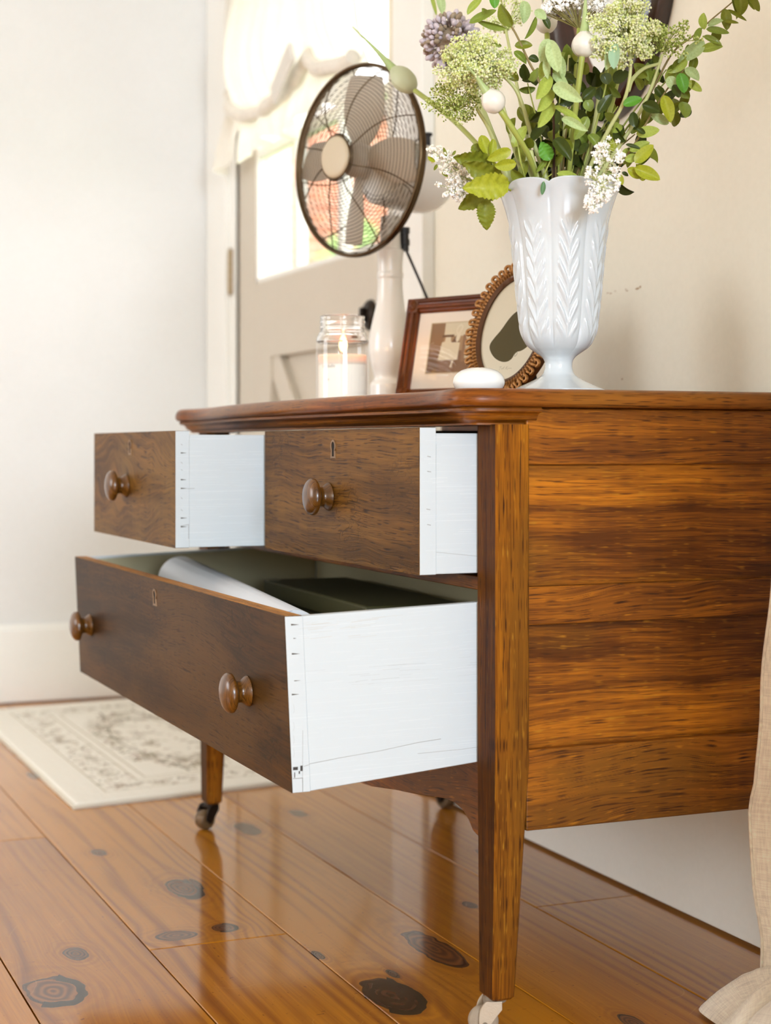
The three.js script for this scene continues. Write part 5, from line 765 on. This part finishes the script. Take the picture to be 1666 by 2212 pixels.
// leaf from base to tip (pixels and depths), w pixels wide, turned about its own axis
function leaf(root, bu, bv, tu, tv, w, mat, d = 2.1, dd = 0, roll = 0, geo) {
  const b = at(bu, bv, d), t = at(tu, tv, d + dd); Yv.copy(t).sub(b); const L = Yv.length(); Yv.normalize();
  Zv.copy(EYE).sub(b); Zv.addScaledVector(Yv, -Zv.dot(Yv)).normalize(); Xv.crossVectors(Yv, Zv); const c = Math.cos(roll), s = Math.sin(roll), X2 = Xv.clone().multiplyScalar(c).addScaledVector(Zv, s), Z2 = Zv.clone().multiplyScalar(c).addScaledVector(Xv, -s);
  const m = mesh('leaf', geo ?? LEAF[Math.floor(rnd() * LEAF.length)], mat, root); BM.makeBasis(X2, Yv, Z2); m.quaternion.setFromRotationMatrix(BM); m.position.copy(b).sub(root.position); const W = w / FPX * d; m.scale.set(W / Math.max(0.45, Math.abs(c)), L, (W + L) / 2); return m;
}
const FD = 2.11, VB = VASE.clone().add(V(0, 0.19, 0));
function stemThing(name, label, category, group) { return thing(name, label, category, VB.toArray(), group); }
function stem(root, pts, r, mat, name = 'stem', sides = 8) {            // pts: [u, v, depth]; r in pixels
  const P = pts.map(([u, v, d]) => at(u, v, d ?? FD).sub(root.position)), R = (Array.isArray(r) ? r : [r, r]).map((k) => k / FPX * FD); return mesh(name, tube(P, R, sides, 6), mat, root);
}
// many small things of one kind, placed at points, joined
function scatter(root, name, geos, mat, list) {
  const g = merge(list.map(([p, s, q], i) => { const k = geos[i % geos.length].clone(); k.scale(s, s, s); if (q) k.applyQuaternion(q); k.translate(p.x - root.position.x, p.y - root.position.y, p.z - root.position.z); return k; })); const m = mesh(name, g, mat, root); m.userData.kind = 'stuff'; return m;
}
const BUD = [new THREE.IcosahedronGeometry(1, 0), new THREE.OctahedronGeometry(1, 0)].map((g) => { g.deleteAttribute('uv'); return g; });
const STAR = (() => { const l = []; for (let k = 0; k < 5; k++) { const g = new THREE.TetrahedronGeometry(0.55, 0); g.scale(1.5, 0.5, 0.8); g.translate(0.75, 0, 0); g.rotateY(k * 1.2566); g.deleteAttribute('uv'); l.push(g); } return merge(l); })();
const randDir = () => { const a = rr(0, 6.2832), z = rr(-1, 1), k = Math.sqrt(1 - z * z); return V(Math.cos(a) * k, z, Math.sin(a) * k); };

// ---- bulbs with long pointed tips
function scape(label, stemPts, bulb, tip, r, mat = G.bulb) {
  const t = stemThing('garlic_scape', label, 'flower stem', 'pale pointed bulbs on green stems'); delete t.userData.group;
  stem(t, stemPts, [6.5, 5.2], G.stem, 'stem', 10);
  const [bu, bv, bd, br, bl] = bulb, c = at(bu, bv, bd).sub(t.position), e = at(...tip).sub(t.position), base = at(...stemPts[0]).sub(t.position), ax = e.clone().sub(base).normalize(), R = br / FPX * bd;
  const g = lathe(smoothProfile([[0.0001, -1.0], [0.25, -0.98], [0.62, -0.82], [0.92, -0.42], [1.0, 0.0], [0.9, 0.42], [0.62, 0.80], [0.36, 1.06], [0.24, 1.25]].map(([a, b]) => [a * R, b * R * (bl ?? 1)]), 40), 28), p = g.attributes.position;
  for (let i = 0; i < p.count; i++) { const a = Math.atan2(p.getZ(i), p.getX(i)), k = 1 + 0.018 * Math.sin(a * 9); p.setX(i, p.getX(i) * k); p.setZ(i, p.getZ(i) * k); } g.computeVertexNormals();
  g.applyQuaternion(new THREE.Quaternion().setFromUnitVectors(V(0, 1, 0), ax)); g.translate(c.x, c.y, c.z); mesh('bulb', g, mat, t);
  const n0 = c.clone().addScaledVector(ax, R * 0.95 * (bl ?? 1)), mid = n0.clone().lerp(e, 0.45).add(V(0, 0.002, 0)); mesh('pointed_tip', tube([n0, n0.clone().lerp(mid, .5), mid, e], [R * 0.42, R * 0.26, R * 0.16, R * 0.04], 10, 5), G.spathe, t); return t;
}
scape('pale round bulb with a long tip pointing straight up, right of centre in the vase', [[1258, 122, 2.06], [1248, 200, 2.07], [1238, 290, 2.09], [1227, 400, 2.11]], [1262, 97, 2.06, 27], [1266, -40, 2.06], 27);
scape('pale round bulb low on the left, tip pointing up and left over the green umbel', [[1082, 240, 2.03], [1112, 285, 2.04], [1142, 335, 2.06], [1168, 410, 2.10]], [1066, 219, 2.03, 26], [1006, 138, 2.01], 26);
scape('blurred long pale bulb far out on the left, its tip crossing the fan', [[897, 196, 2.5], [960, 243, 2.42], [1020, 300, 2.3], [1090, 380, 2.16], [1130, 420, 2.12]], [872, 172, 2.55, 25, 1.45], [762, 58, 2.57], 27, phys({ color: 0xc2c9a4, roughness: 0.45 }));
scape('blurred pale bulb at the top behind the long leaves', [[1182, 75, 2.3], [1190, 200, 2.22], [1200, 400, 2.13]], [1180, 48, 2.3, 24], [1176, -30, 2.34], 24);
scape('half hidden pinkish bulb behind the right green umbel', [[1346, 120, 2.25], [1315, 250, 2.2], [1262, 410, 2.14]], [1347, 95, 2.25, 18], [1350, 40, 2.25], 18);

// ---- green umbels
function umbel(label, stems, centre, rad, n, ups, mats, opt = {}) {
  const t = stemThing('green_umbel', label, 'flower'); for (const s of stems) stem(t, s, [3.4, 5.2], opt.stemMat ?? G.stemPale, 'stem', 8);
  const [cu, cv, cd] = centre, hub = at(opt.hub?.[0] ?? cu, opt.hub?.[1] ?? cv + rad[1] * 0.7, opt.hub?.[2] ?? cd), C = at(cu, cv, cd), rays = [], A = [], B = [];
  for (let k = 0; k < ups; k++) {
    const d = randDir().multiplyScalar(rr(0.5, 1.04)); d.y = d.y * 0.92 + (opt.up ?? 0); const e = C.clone().addScaledVector(RGT, d.x * rad[0] / FPX * cd).add(V(0, d.y * rad[1] / FPX * cd, 0)).addScaledVector(FWD, d.z * rad[0] / FPX * cd * 0.8);
    rays.push(tube([hub.clone().sub(t.position), hub.clone().lerp(e, 0.5).add(V(0, 0.004, 0)).sub(t.position), e.clone().sub(t.position)], 0.00055, 4, 3, false));
    const m = Math.round(n / ups); for (let i = 0; i < m; i++) { const q = randDir().multiplyScalar((opt.clump ?? 0.0105) * Math.cbrt(rnd())); const p = e.clone().add(q.multiply(V(1, 0.8, 1))); (rnd() < 0.55 ? A : B).push([p, rr(0.0009, 0.0018) * (opt.size ?? 1), null]); }
  }
  mesh('rays', merge(rays), opt.rayMat ?? G.stem, t).userData.kind = 'stuff'; scatter(t, 'florets', BUD, mats[0], A); scatter(t, 'florets', BUD, mats[1], B); return t;
}
umbel('large lacy green umbel on the left, in front of the mauve flower head', [[[1052, 150, 2.07], [1075, 195, 2.07], [1103, 280, 2.08], [1135, 345, 2.09], [1160, 410, 2.1]], [[1078, 155, 2.09], [1112, 190, 2.09], [1130, 230, 2.09], [1147, 290, 2.1], [1185, 400, 2.11]]], [1030, 135, 2.05], [80, 64], 4200, 84, [G.umbel, G.umbelB], { hub: [1050, 150, 2.08] });
umbel('drooping green umbel below the large one on the left', [[[1030, 235, 2.1], [1062, 290, 2.1], [1100, 410, 2.11]]], [985, 208, 2.1], [60, 46], 1300, 44, [G.umbel, phys({ color: 0x8a9a3a, roughness: .7 })], { up: -0.15, size: 0.85 });
umbel('wide lime green umbel at the upper right in front of the mirror', [[[1362, 112, 2.06], [1361, 165, 2.06], [1347, 222, 2.07], [1318, 275, 2.08], [1282, 345, 2.1], [1255, 410, 2.11]]], [1340, 66, 2.05], [74, 76], 3600, 78, [G.umbelB, G.umbel], { hub: [1358, 95, 2.09] });
umbel('small ragged green umbel on forked stalks, right of the others', [[[1431, 118, 2.1], [1408, 188, 2.1], [1372, 262, 2.1], [1325, 335, 2.11], [1270, 410, 2.12]], [[1424, 138, 2.1], [1392, 148, 2.09], [1366, 172, 2.08], [1357, 196, 2.07]]], [1434, 88, 2.1], [80, 44], 900, 36, [phys({ color: 0x8fa03e, roughness: .7 }), G.umbel], { hub: [1432, 112, 2.11], up: 0.1, clump: 0.0085 });
umbel('blurred green umbel behind the leaves at the upper left', [[[1092, 60, 2.32], [1120, 200, 2.25], [1160, 410, 2.13]]], [1090, 30, 2.32], [50, 52], 600, 26, [G.umbelB, G.umbel], { hub: [1094, 70, 2.32] });
{
  const t = stemThing('white_flower_head', 'round head of small white flowers at the top behind the straight bulb', 'flower'); stem(t, [[1250, 62, 2.2], [1240, 200, 2.16], [1222, 410, 2.12]], [4, 5], G.stem);
  const A = [], B = [], C = at(1245, 18, 2.2); for (let i = 0; i < 900; i++) { const d = randDir(); d.y = Math.abs(d.y) * 1.1 - 0.25; const p = C.clone().addScaledVector(RGT, d.x * 0.046).add(V(0, d.y * 0.034, 0)).addScaledVector(FWD, d.z * 0.03); (i % 3 ? A : B).push([p, rr(0.0018, 0.0034), new THREE.Quaternion().setFromEuler(new THREE.Euler(rr(0, 6), rr(0, 6), 0))]); }
  scatter(t, 'florets', [STAR, BUD[0]], G.white, A); scatter(t, 'florets', [STAR], G.cream, B);
  const rays = []; for (let i = 0; i < 70; i++) { const d = randDir(); d.y = Math.abs(d.y) - 0.2; rays.push(tube([at(1250, 62, 2.2).sub(t.position), C.clone().addScaledVector(RGT, d.x * 0.042).add(V(0, d.y * 0.03, 0)).addScaledVector(FWD, d.z * 0.026).sub(t.position)], 0.0005, 4, 1, false)); } mesh('rays', merge(rays), phys({ color: 0xa49a5a, roughness: .7 }), t).userData.kind = 'stuff';
}
{
  const t = stemThing('allium', 'blurred mauve-grey round flower head at the far left of the bunch', 'flower'); stem(t, [[985, 120, 2.32], [1035, 220, 2.27], [1110, 410, 2.14]], [5, 6], G.stem, 'stem', 8);
  const C = at(974, 90, 2.36), A = [], B = [], fl = (() => { const g = lathe([[0.0001, 0], [0.16, 0.15], [0.24, 0.45], [0.30, 0.75], [0.12, 1], [0.0001, 1.02]], 6); g.deleteAttribute('uv'); return g; })();
  const R = 0.037; for (let i = 0; i < 360; i++) { const d = randDir(), q = new THREE.Quaternion().setFromUnitVectors(V(0, 1, 0), d); (i % 3 ? A : B).push([C.clone().addScaledVector(d, R * rr(0.60, 0.86)), rr(0.009, 0.0155), q]); }
  scatter(t, 'florets', [fl], G.mauve, A); scatter(t, 'florets', [fl], G.mauveDark, B);  // second tone and core carry the olive shade of the head as colour
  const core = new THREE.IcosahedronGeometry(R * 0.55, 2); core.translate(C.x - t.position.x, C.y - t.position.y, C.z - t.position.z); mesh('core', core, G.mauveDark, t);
}
// ---- feathery white plumes
function plume(label, axis, width, n, mats, stemPts, size = 1) {
  const t = stemThing('white_plume', label, 'flower'); stem(t, stemPts, [2, 3], G.stem, 'stem', 6);
  const A = [], B = [], tw = [], NC = Math.round(n / 9);
  for (let k = 0; k < NC; k++) {
    const f0 = Math.pow(rnd(), 0.9), j = Math.min(axis.length - 2, Math.floor(f0 * (axis.length - 1))), f = f0 * (axis.length - 1) - j, c = axis[j].map((a, m) => lerp(a, axis[j + 1][m], f)), w = width * (0.35 + 0.8 * Math.sin(Math.PI * (0.12 + 0.8 * f0))) * Math.sqrt(rnd()), a = rr(0, 6.283), hub = [c[0] + Math.cos(a) * w, c[1] + Math.sin(a) * w * 0.8, c[2] + rr(-1, 1) * w / FPX * 2];
    tw.push(tube([at(...c).sub(t.position), at(...hub).sub(t.position)], 0.0004, 4, 1, false));
    for (let i = 0; i < 13; i++) { const b = rr(0, 6.283), q = 6.0 * Math.pow(rnd(), 0.6), p = at(hub[0] + Math.cos(b) * q, hub[1] + Math.sin(b) * q, hub[2] + rr(-1, 1) * q / FPX * 1.6); (rnd() < .75 ? A : B).push([p, rr(0.0007, 0.0017) * size, null]); }
  }
  scatter(t, 'florets', BUD, mats[0], A); scatter(t, 'florets', BUD, mats[1], B); mesh('twigs', merge(tw), G.stemPale, t).userData.kind = 'stuff'; return t;
}
plume('fluffy white plume hanging over the right rim of the vase', [[1322, 305, 2.0], [1312, 345, 1.995], [1300, 390, 1.99], [1296, 420, 1.985], [1278, 450, 1.985]], 34, 1250, [G.white, G.cream], [[1316, 330, 2.0], [1300, 350, 2.03], [1270, 385, 2.07], [1250, 410, 2.1]]);
plume('cream flower cluster at the left, upper one beside the fan', [[938, 330, 2.12], [958, 343, 2.12], [978, 362, 2.12], [992, 385, 2.12]], 26, 560, [G.cream, G.white], [[990, 380, 2.12], [1040, 395, 2.11], [1095, 400, 2.11]], 1.25);
plume('cream and white flower cluster at the left, lower one below the toothed leaves', [[955, 405, 2.14], [975, 405, 2.13], [992, 415, 2.12], [1000, 385, 2.11], [1002, 430, 2.12]], 22, 520, [G.white, G.cream], [[1000, 405, 2.12], [1050, 400, 2.11], [1100, 402, 2.11]], 1.1);
{ const t = scene.children.filter((o) => o.name.startsWith('white_plume'))[1]; leaf(t, 965, 338, 958, 318, 7, G.olive, 2.11); leaf(t, 978, 335, 985, 325, 6, G.olive, 2.11); leaf(t, 940, 350, 924, 338, 9, G.lime, 2.11); leaf(t, 945, 355, 938, 368, 7, G.olive, 2.11); leaf(t, 955, 372, 968, 382, 7, G.olive, 2.11); }

// ---- leafy branches
function branch(label, stems, leaves, mat = G.twig, name = 'leafy_branch') { const t = stemThing(name, label, 'branch'); for (const [p, r, m] of stems) stem(t, p, r, m ?? mat, 'stem', 7); for (const l of leaves) leaf(t, ...l); return t; }
const { pale, light, mid, olive, lime, dark, bright } = G;
branch('twig with olive and pale leaves rising at the upper left of the bunch', [[[[1083, 20, 2.16], [1093, 42, 2.16], [1108, 62, 2.16], [1122, 88, 2.16], [1133, 112, 2.16], [1146, 140, 2.16], [1160, 165, 2.16], [1190, 240, 2.15], [1208, 330, 2.13], [1212, 410, 2.12]], [2, 3.4]]], [
  [1107, 57, 1078, 8, 28, olive, 2.15, 0, .35], [1133, 2, 1132, 49, 25, pale, 2.16, 0, .2], [1094, 62, 1027, 44, 15, mid, 2.12, .01, .5], [1014, 50, 1074, 19, 18, mid, 2.11, .01, .3], [1066, -14, 1069, 18, 22, bright, 2.08, 0, .2], [1010, 32, 1040, -6, 16, light, 2.28, 0, .4], [1158, 36, 1135, 85, 13, mid, 2.14, 0, .9], [1156, 22, 1180, 42, 21, pale, 2.15, 0, .2], [1171, 37, 1189, 61, 14, dark, 2.15, 0, .6], [1112, 99, 1151, 97, 19, olive, 2.16, 0, .4], [1111, 111, 1138, 137, 17, mid, 2.16, 0, .3], [1142, 125, 1165, 130, 16, dark, 2.18, 0, .4], [1161, 163, 1128, 174, 17, dark, 2.17, 0, .3], [1157, 190, 1122, 196, 15, mid, 2.17, 0, .5], [1110, 165, 1090, 169, 8, olive, 2.17, 0, .2], [1084, 100, 1064, 92, 10, mid, 2.17, 0, .3], [1060, 30, 1040, 20, 12, mid, 2.2, 0, .6], [930, -14, 944, 33, 9, light, 2.55, 0, .2], [948, -16, 956, 33, 20, pale, 2.55, 0, .2]]);
branch('drooping spray of large pale green leaves in the middle of the bunch', [[[[1197, 90, 2.03], [1192, 160, 2.035], [1196, 250, 2.05], [1197, 330, 2.08], [1197, 410, 2.1]], [1.6, 3.2]]], [
  [1186, 84, 1169, 133, 30, pale, 2.02, 0, .15], [1189, 86, 1206, 157, 33, pale, 2.0, 0, -.1], [1206, 118, 1217, 171, 20, pale, 2.02, 0, .2], [1186, 118, 1182, 170, 18, pale, 2.01, 0, -.4], [1177, 128, 1167, 172, 20, light, 2.03, 0, .2], [1190, 164, 1157, 216, 28, light, 2.02, -.01, .1], [1195, 194, 1159, 242, 26, light, 2.03, -.01, .2], [1196, 222, 1163, 275, 26, light, 2.04, -.01, .15], [1196, 158, 1228, 196, 22, pale, 2.03, -.01, .2], [1196, 184, 1256, 216, 33, pale, 2.01, -.02, .1], [1198, 230, 1257, 264, 15, light, 2.03, -.02, .5], [1214, 256, 1268, 280, 19, pale, 2.02, -.02, .2], [1198, 300, 1233, 344, 30, dark, 2.05, -.01, .2], [1270, 252, 1242, 302, 26, mid, 2.07, 0, .2], [1189, 236, 1145, 263, 22, dark, 2.08, 0, .3], [1214, 150, 1200, 110, 12, light, 2.05, 0, .6]], G.twigDark);
branch('pair of pale blue-green leaves hanging under the right umbel', [[[[1322, 88, 2.08], [1310, 180, 2.1], [1285, 280, 2.11], [1245, 410, 2.12]], [1.6, 2.6]]], [[1323, 90, 1310, 150, 24, pale, 2.04, -.01, .2], [1330, 94, 1327, 151, 24, phys({ color: 0x9dbb98, roughness: .45 }), 2.03, -.01, -.3], [1306, 158, 1314, 182, 24, dark, 2.08, 0, .1], [1292, 244, 1323, 205, 24, dark, 2.07, 0, .2], [1266, 216, 1278, 240, 24, mid, 2.1, 0, .2]], G.stem);
branch('long branch of paired leaves sweeping up to the right past the mirror', [[[[1604, -18, 2.2], [1585, 2, 2.19], [1540, 40, 2.17], [1500, 76, 2.15], [1455, 112, 2.13], [1418, 178, 2.12], [1385, 238, 2.11], [1345, 305, 2.11], [1300, 385, 2.11], [1270, 420, 2.11]], [1.2, 3.6]]], [
  [1521, 88, 1469, 134, 30, pale, 2.13, -.01, .2], [1512, 109, 1564, 98, 21, light, 2.13, 0, .2], [1520, 78, 1559, 98, 14, mid, 2.13, 0, .5], [1526, 63, 1577, 70, 15, mid, 2.14, 0, .4], [1529, 56, 1564, 42, 15, pale, 2.14, 0, .3], [1522, 64, 1519, 26, 19, light, 2.14, 0, .2], [1566, 19, 1571, 65, 24, olive, 2.15, 0, .25], [1597, -10, 1600, 33, 30, olive, 2.17, 0, .3], [1583, -4, 1594, 40, 16, olive, 2.18, 0, .5], [1620, -8, 1642, 24, 17, olive, 2.18, 0, .4], [1616, -8, 1630, 22, 14, olive, 2.18, 0, .2], [1563, 45, 1597, 49, 8, olive, 2.14, 0, .3], [1571, 21, 1614, 45, 9, olive, 2.15, 0, .3], [1504, 92, 1513, 58, 15, mid, 2.13, 0, .3], [1500, 120, 1494, 156, 19, olive, 2.14, 0, .3], [1488, 96, 1476, 132, 14, mid, 2.14, 0, .5], [1546, 66, 1548, 92, 22, olive, 2.16, 0, .2]]);
branch('branch with bright and dark glossy leaves at the right, above the white plume', [[[[1478, 150, 2.12], [1440, 195, 2.1], [1400, 260, 2.09], [1372, 310, 2.09], [1330, 370, 2.1], [1290, 420, 2.11]], [1.6, 3]]], [
  [1445, 165, 1459, 196, 24, pale, 2.09, 0, .2], [1469, 158, 1479, 201, 27, bright, 2.08, 0, .25], [1480, 148, 1512, 173, 22, pale, 2.1, 0, .3], [1484, 176, 1517, 197, 18, light, 2.09, 0, .2], [1455, 183, 1468, 211, 19, dark, 2.09, 0, .3], [1417, 188, 1433, 213, 21, dark, 2.1, 0, .2], [1434, 206, 1448, 266, 29, lime, 2.08, 0, .3], [1388, 225, 1427, 242, 28, dark, 2.07, 0, .2], [1404, 248, 1448, 267, 20, pale, 2.09, .01, .2], [1373, 274, 1366, 241, 21, dark, 2.08, 0, .2], [1346, 227, 1388, 212, 22, bright, 2.06, 0, .3], [1375, 290, 1426, 279, 25, light, 2.07, 0, .2], [1375, 278, 1395, 288, 12, dark, 2.06, 0, .2], [1372, 352, 1412, 311, 27, lime, 2.05, 0, .2], [1360, 326, 1404, 308, 21, light, 2.08, 0, .2], [1350, 346, 1382, 338, 19, light, 2.06, 0, .2], [1356, 364, 1386, 384, 21, lime, 2.05, 0, .2], [1371, 362, 1426, 389, 29, lime, 2.04, 0, .2], [1335, 377, 1346, 399, 15, lime, 2.05, 0, .2], [1344, 372, 1358, 380, 9, dark, 2.06, 0, .3], [1352, 312, 1386, 322, 9, dark, 2.05, 0, .4], [1430, 225, 1415, 252, 20, olive, 2.11, 0, .2], [1460, 140, 1440, 170, 22, olive, 2.13, 0, .2], [1470, 128, 1450, 158, 20, olive, 2.13, 0, .4], [1400, 232, 1385, 262, 18, olive, 2.11, 0, .3]]);
branch('sprig of lime green leaves low on the left above the rim', [[[[1118, 300, 2.06], [1125, 350, 2.06], [1142, 410, 2.09]], [1.6, 2.6]], [[[1090, 240, 2.12], [1112, 320, 2.11], [1140, 410, 2.1]], [2.4, 3.2]]], [
  [1104, 324, 1053, 346, 26, lime, 2.05, 0, .15], [1116, 353, 1069, 359, 26, lime, 2.04, 0, .1], [1108, 318, 1137, 270, 25, light, 2.08, 0, .2], [1130, 352, 1119, 308, 22, olive, 2.08, 0, .2], [1123, 390, 1139, 346, 20, olive, 2.08, 0, .2], [1134, 396, 1104, 366, 24, olive, 2.07, 0, .2], [1100, 290, 1112, 252, 20, olive, 2.1, 0, .3]], G.stem);
branch('crinkled bright green mint leaf with its stalk in the middle above the rim', [[[[1190, 345, 2.07], [1178, 372, 2.07], [1164, 402, 2.09]], [1.6, 2]]], [[1190, 346, 1168, 306, 32, bright, 2.06, 0, .1, TOOTHED[0]], [1182, 340, 1160, 372, 12, mid, 2.07, 0, .3]], G.stem, 'mint_sprig');
branch('large toothed olive leaves spilling over the left rim, one hanging down', [[[[1062, 345, 2.07], [1085, 380, 2.07], [1112, 408, 2.09]], [2.4, 3.2]], [[[1090, 405, 2.06], [1105, 412, 2.08]], [2, 2.4]]], [
  [1064, 350, 979, 341, 42, olive, 2.07, 0, .2, TOOTHED[0]], [1100, 398, 1006, 408, 56, lime, 2.03, -.02, .1, TOOTHED[1]], [1088, 390, 1000, 352, 48, olive, 2.06, 0, .2, TOOTHED[0]], [1076, 408, 990, 450, 44, olive, 2.07, 0, -.2, TOOTHED[0]], [1048, 432, 1053, 496, 40, olive, 2.05, 0, .1, TOOTHED[1]], [1040, 292, 1053, 338, 26, lime, 2.08, 0, .2], [1022, 312, 1048, 350, 28, olive, 2.09, 0, .2, TOOTHED[0]], [1066, 300, 1058, 345, 18, lime, 2.08, 0, .4], [1030, 330, 1060, 372, 30, dark, 2.1, 0, .3]], G.lime, 'toothed_sprig');
branch('small blue-green leaf curling down over the front rim', [[[[1192, 376, 2.055], [1180, 386, 2.045], [1172, 398, 2.04]], [1.4, 1.2]]], [[1174, 392, 1172, 421, 11, phys({ color: 0x5c8558, roughness: .45 }), 2.035, 0, .2], [1203, 375, 1258, 390, 17, light, 2.06, -.01, .5]], G.stem);
// bundle of dark foliage and bare stalks between the others
for (const [lab, u0, u1, v0, v1, n, d0, d1, mats, st] of [
  ['dark leafy twigs filling the left middle of the bunch', 1120, 1215, 150, 385, 40, 2.12, 2.22, [dark, olive, dark, mid], [[1140, 180], [1165, 230], [1190, 170]]],
  ['dark leafy twigs filling the centre behind the pale spray', 1195, 1275, 130, 385, 48, 2.12, 2.24, [dark, dark, olive, mid], [[1215, 130], [1240, 160], [1262, 190]]],
  ['dark leafy twigs filling the right middle in front of the mirror', 1255, 1345, 170, 390, 46, 2.1, 2.24, [dark, dark, olive, mid], [[1290, 160], [1318, 190], [1335, 230]]],
  ['olive and light leaves crowding the right side below the ragged umbel', 1385, 1500, 125, 245, 34, 2.1, 2.17, [olive, light, dark, mid], [[1440, 150], [1470, 140]]],
  ['small mixed leaves at the right, between plume and wall', 1320, 1390, 270, 372, 18, 2.09, 2.15, [olive, dark, light, lime], [[1372, 290]]],
  ['low dark leaves packed just above the vase rim', 1120, 1300, 290, 392, 44, 2.08, 2.2, [dark, olive, dark, olive], [[1150, 300], [1230, 290], [1300, 300]]],
]) {
  const t = stemThing('leafy_branch', lab, 'branch'); for (const [u, v] of st) stem(t, [[u, v, lerp(d0, d1, .5)], [lerp(u, 1205, .45) + rr(-8, 8), lerp(v, 410, .5), FD + .03], [lerp(u, 1205, .75), 415, FD]], [1.4, 2.8], rnd() < .5 ? G.twig : G.stem);
  for (let i = 0; i < n; i++) { const u = rr(u0, u1), v = rr(v0, v1), a = rr(-2.6, -0.5), L = rr(26, 46), d = rr(d0, d1); leaf(t, u, v, u + Math.cos(a) * L, v + Math.sin(a) * L * (rnd() < .25 ? -1 : 1), rr(15, 28), mats[i % 4], d, rr(-.02, .02), rr(-.8, .8)); }
}
{
  const t = stemThing('bare_stems', 'bundle of thick pale green bare stalks leaning left in the vase', 'stems');
  for (const [p, r] of [[[[1062, 158, 2.12], [1086, 235, 2.11], [1112, 320, 2.1], [1138, 410, 2.1]], [4.5, 6]], [[[1020, 190, 2.16], [1040, 232, 2.15], [1080, 330, 2.13], [1120, 410, 2.12]], [7, 7]], [[[1075, 330, 2.1], [1092, 372, 2.1], [1108, 410, 2.1]], [6, 7]], [[[1298, 170, 2.16], [1290, 240, 2.15], [1272, 330, 2.13], [1245, 410, 2.12]], [5, 7]], [[[1147, 325, 2.08], [1157, 370, 2.08], [1166, 410, 2.1]], [5, 6]], [[[1230, 120, 2.18], [1222, 240, 2.15], [1212, 410, 2.12]], [3, 5]]]) stem(t, p, r, G.stemPale);
}
// ---------------------------------------------------------------- beyond the door glass
{
  struct('lawn', uvBox(box(-40, 8, -0.6, -0.42, -40, -TH - 0.02, 0)), std({ color: 0x6f8a4e, roughness: 0.95, name: 'grass' }));
  const brick = dataTex(512, 512, (s, t) => { const row = Math.floor(t * 24), x = s * 8 + (row % 2) * 0.5, fx = x - Math.floor(x), fy = t * 24 - row, m = fx < 0.04 || fy < 0.13; const k = (h2(Math.floor(x) + 50, row) - 0.5) * 40; return m ? [214, 190, 170] : [206 + k, 122 + k * .8, 84 + k * .6]; }, true, THREE.RepeatWrapping);
  const bm = std({ map: repeatTo(brick, 0.5, 0.5), roughness: 0.9, name: 'brick' }), b = thing('brick_house', 'orange brick house seen blurred through the door glass', 'house', [-12.5, -0.42, -3.4]);
  part('wall', uvBox(merge([box(-13.5, -12, -0.42, 2.86, -3.30, -2.86, 0), box(-13.5, -12, -0.42, 3.30, -5.4, -3.30, 0)]), 'z'), bm, b);
  const rf = std({ color: 0x6b5a50, roughness: 0.9 }); part('eave', box(-13.7, -11.8, 3.28, 3.40, -5.5, -3.25, 0.01), rf, b);
  part('window', box(-12.01, -11.97, 1.3, 2.5, -4.6, -3.9, 0.005), std({ color: 0xdfe6ea, roughness: 0.2 }), b);
  const leafG = new THREE.SphereGeometry(1, 5, 4);
  for (const [x, y, z, r, n, col, lab] of [[-8.6, 1.25, -2.22, 0.62, 420, 0x8fae5a, 'light green shrub outside, nearest to the door'], [-9.6, 1.1, -1.95, 0.55, 320, 0x7f9c50, 'green shrub outside, left of the brighter shrub'], [-11, 2.0, -4.2, 0.9, 420, 0x9ab56a, 'taller green shrub outside by the brick house']]) {
    const t = thing('shrub', lab, 'shrub', [x, -0.42, z]); mesh('stem', tube([V(0, 0, 0), V(0.03, (y + 0.42) * 0.5, 0.02), V(0, y + 0.42, 0)], 0.05, 8, 3), std({ color: 0x5a4630, roughness: 0.9 }), t);
    const im = new THREE.InstancedMesh(leafG, std({ color: col, roughness: 0.8 }), n), m = new THREE.Matrix4(), q = new THREE.Quaternion(); for (let i = 0; i < n; i++) { const a = rr(0, 6.28), e = Math.acos(rr(-1, 1)), k = r * Math.pow(rnd(), 0.35); q.setFromEuler(new THREE.Euler(rr(0, 6), rr(0, 6), rr(0, 6))); m.compose(V(Math.cos(a) * Math.sin(e) * k, y + 0.42 + Math.cos(e) * k * 1.15, Math.sin(a) * Math.sin(e) * k), q, V(0.09, 0.03, 0.06)); im.setMatrixAt(i, m); }
    im.name = 'foliage'; im.userData.kind = 'stuff'; im.castShadow = true; t.add(im);
  }
}
renderer.render(scene, camera);
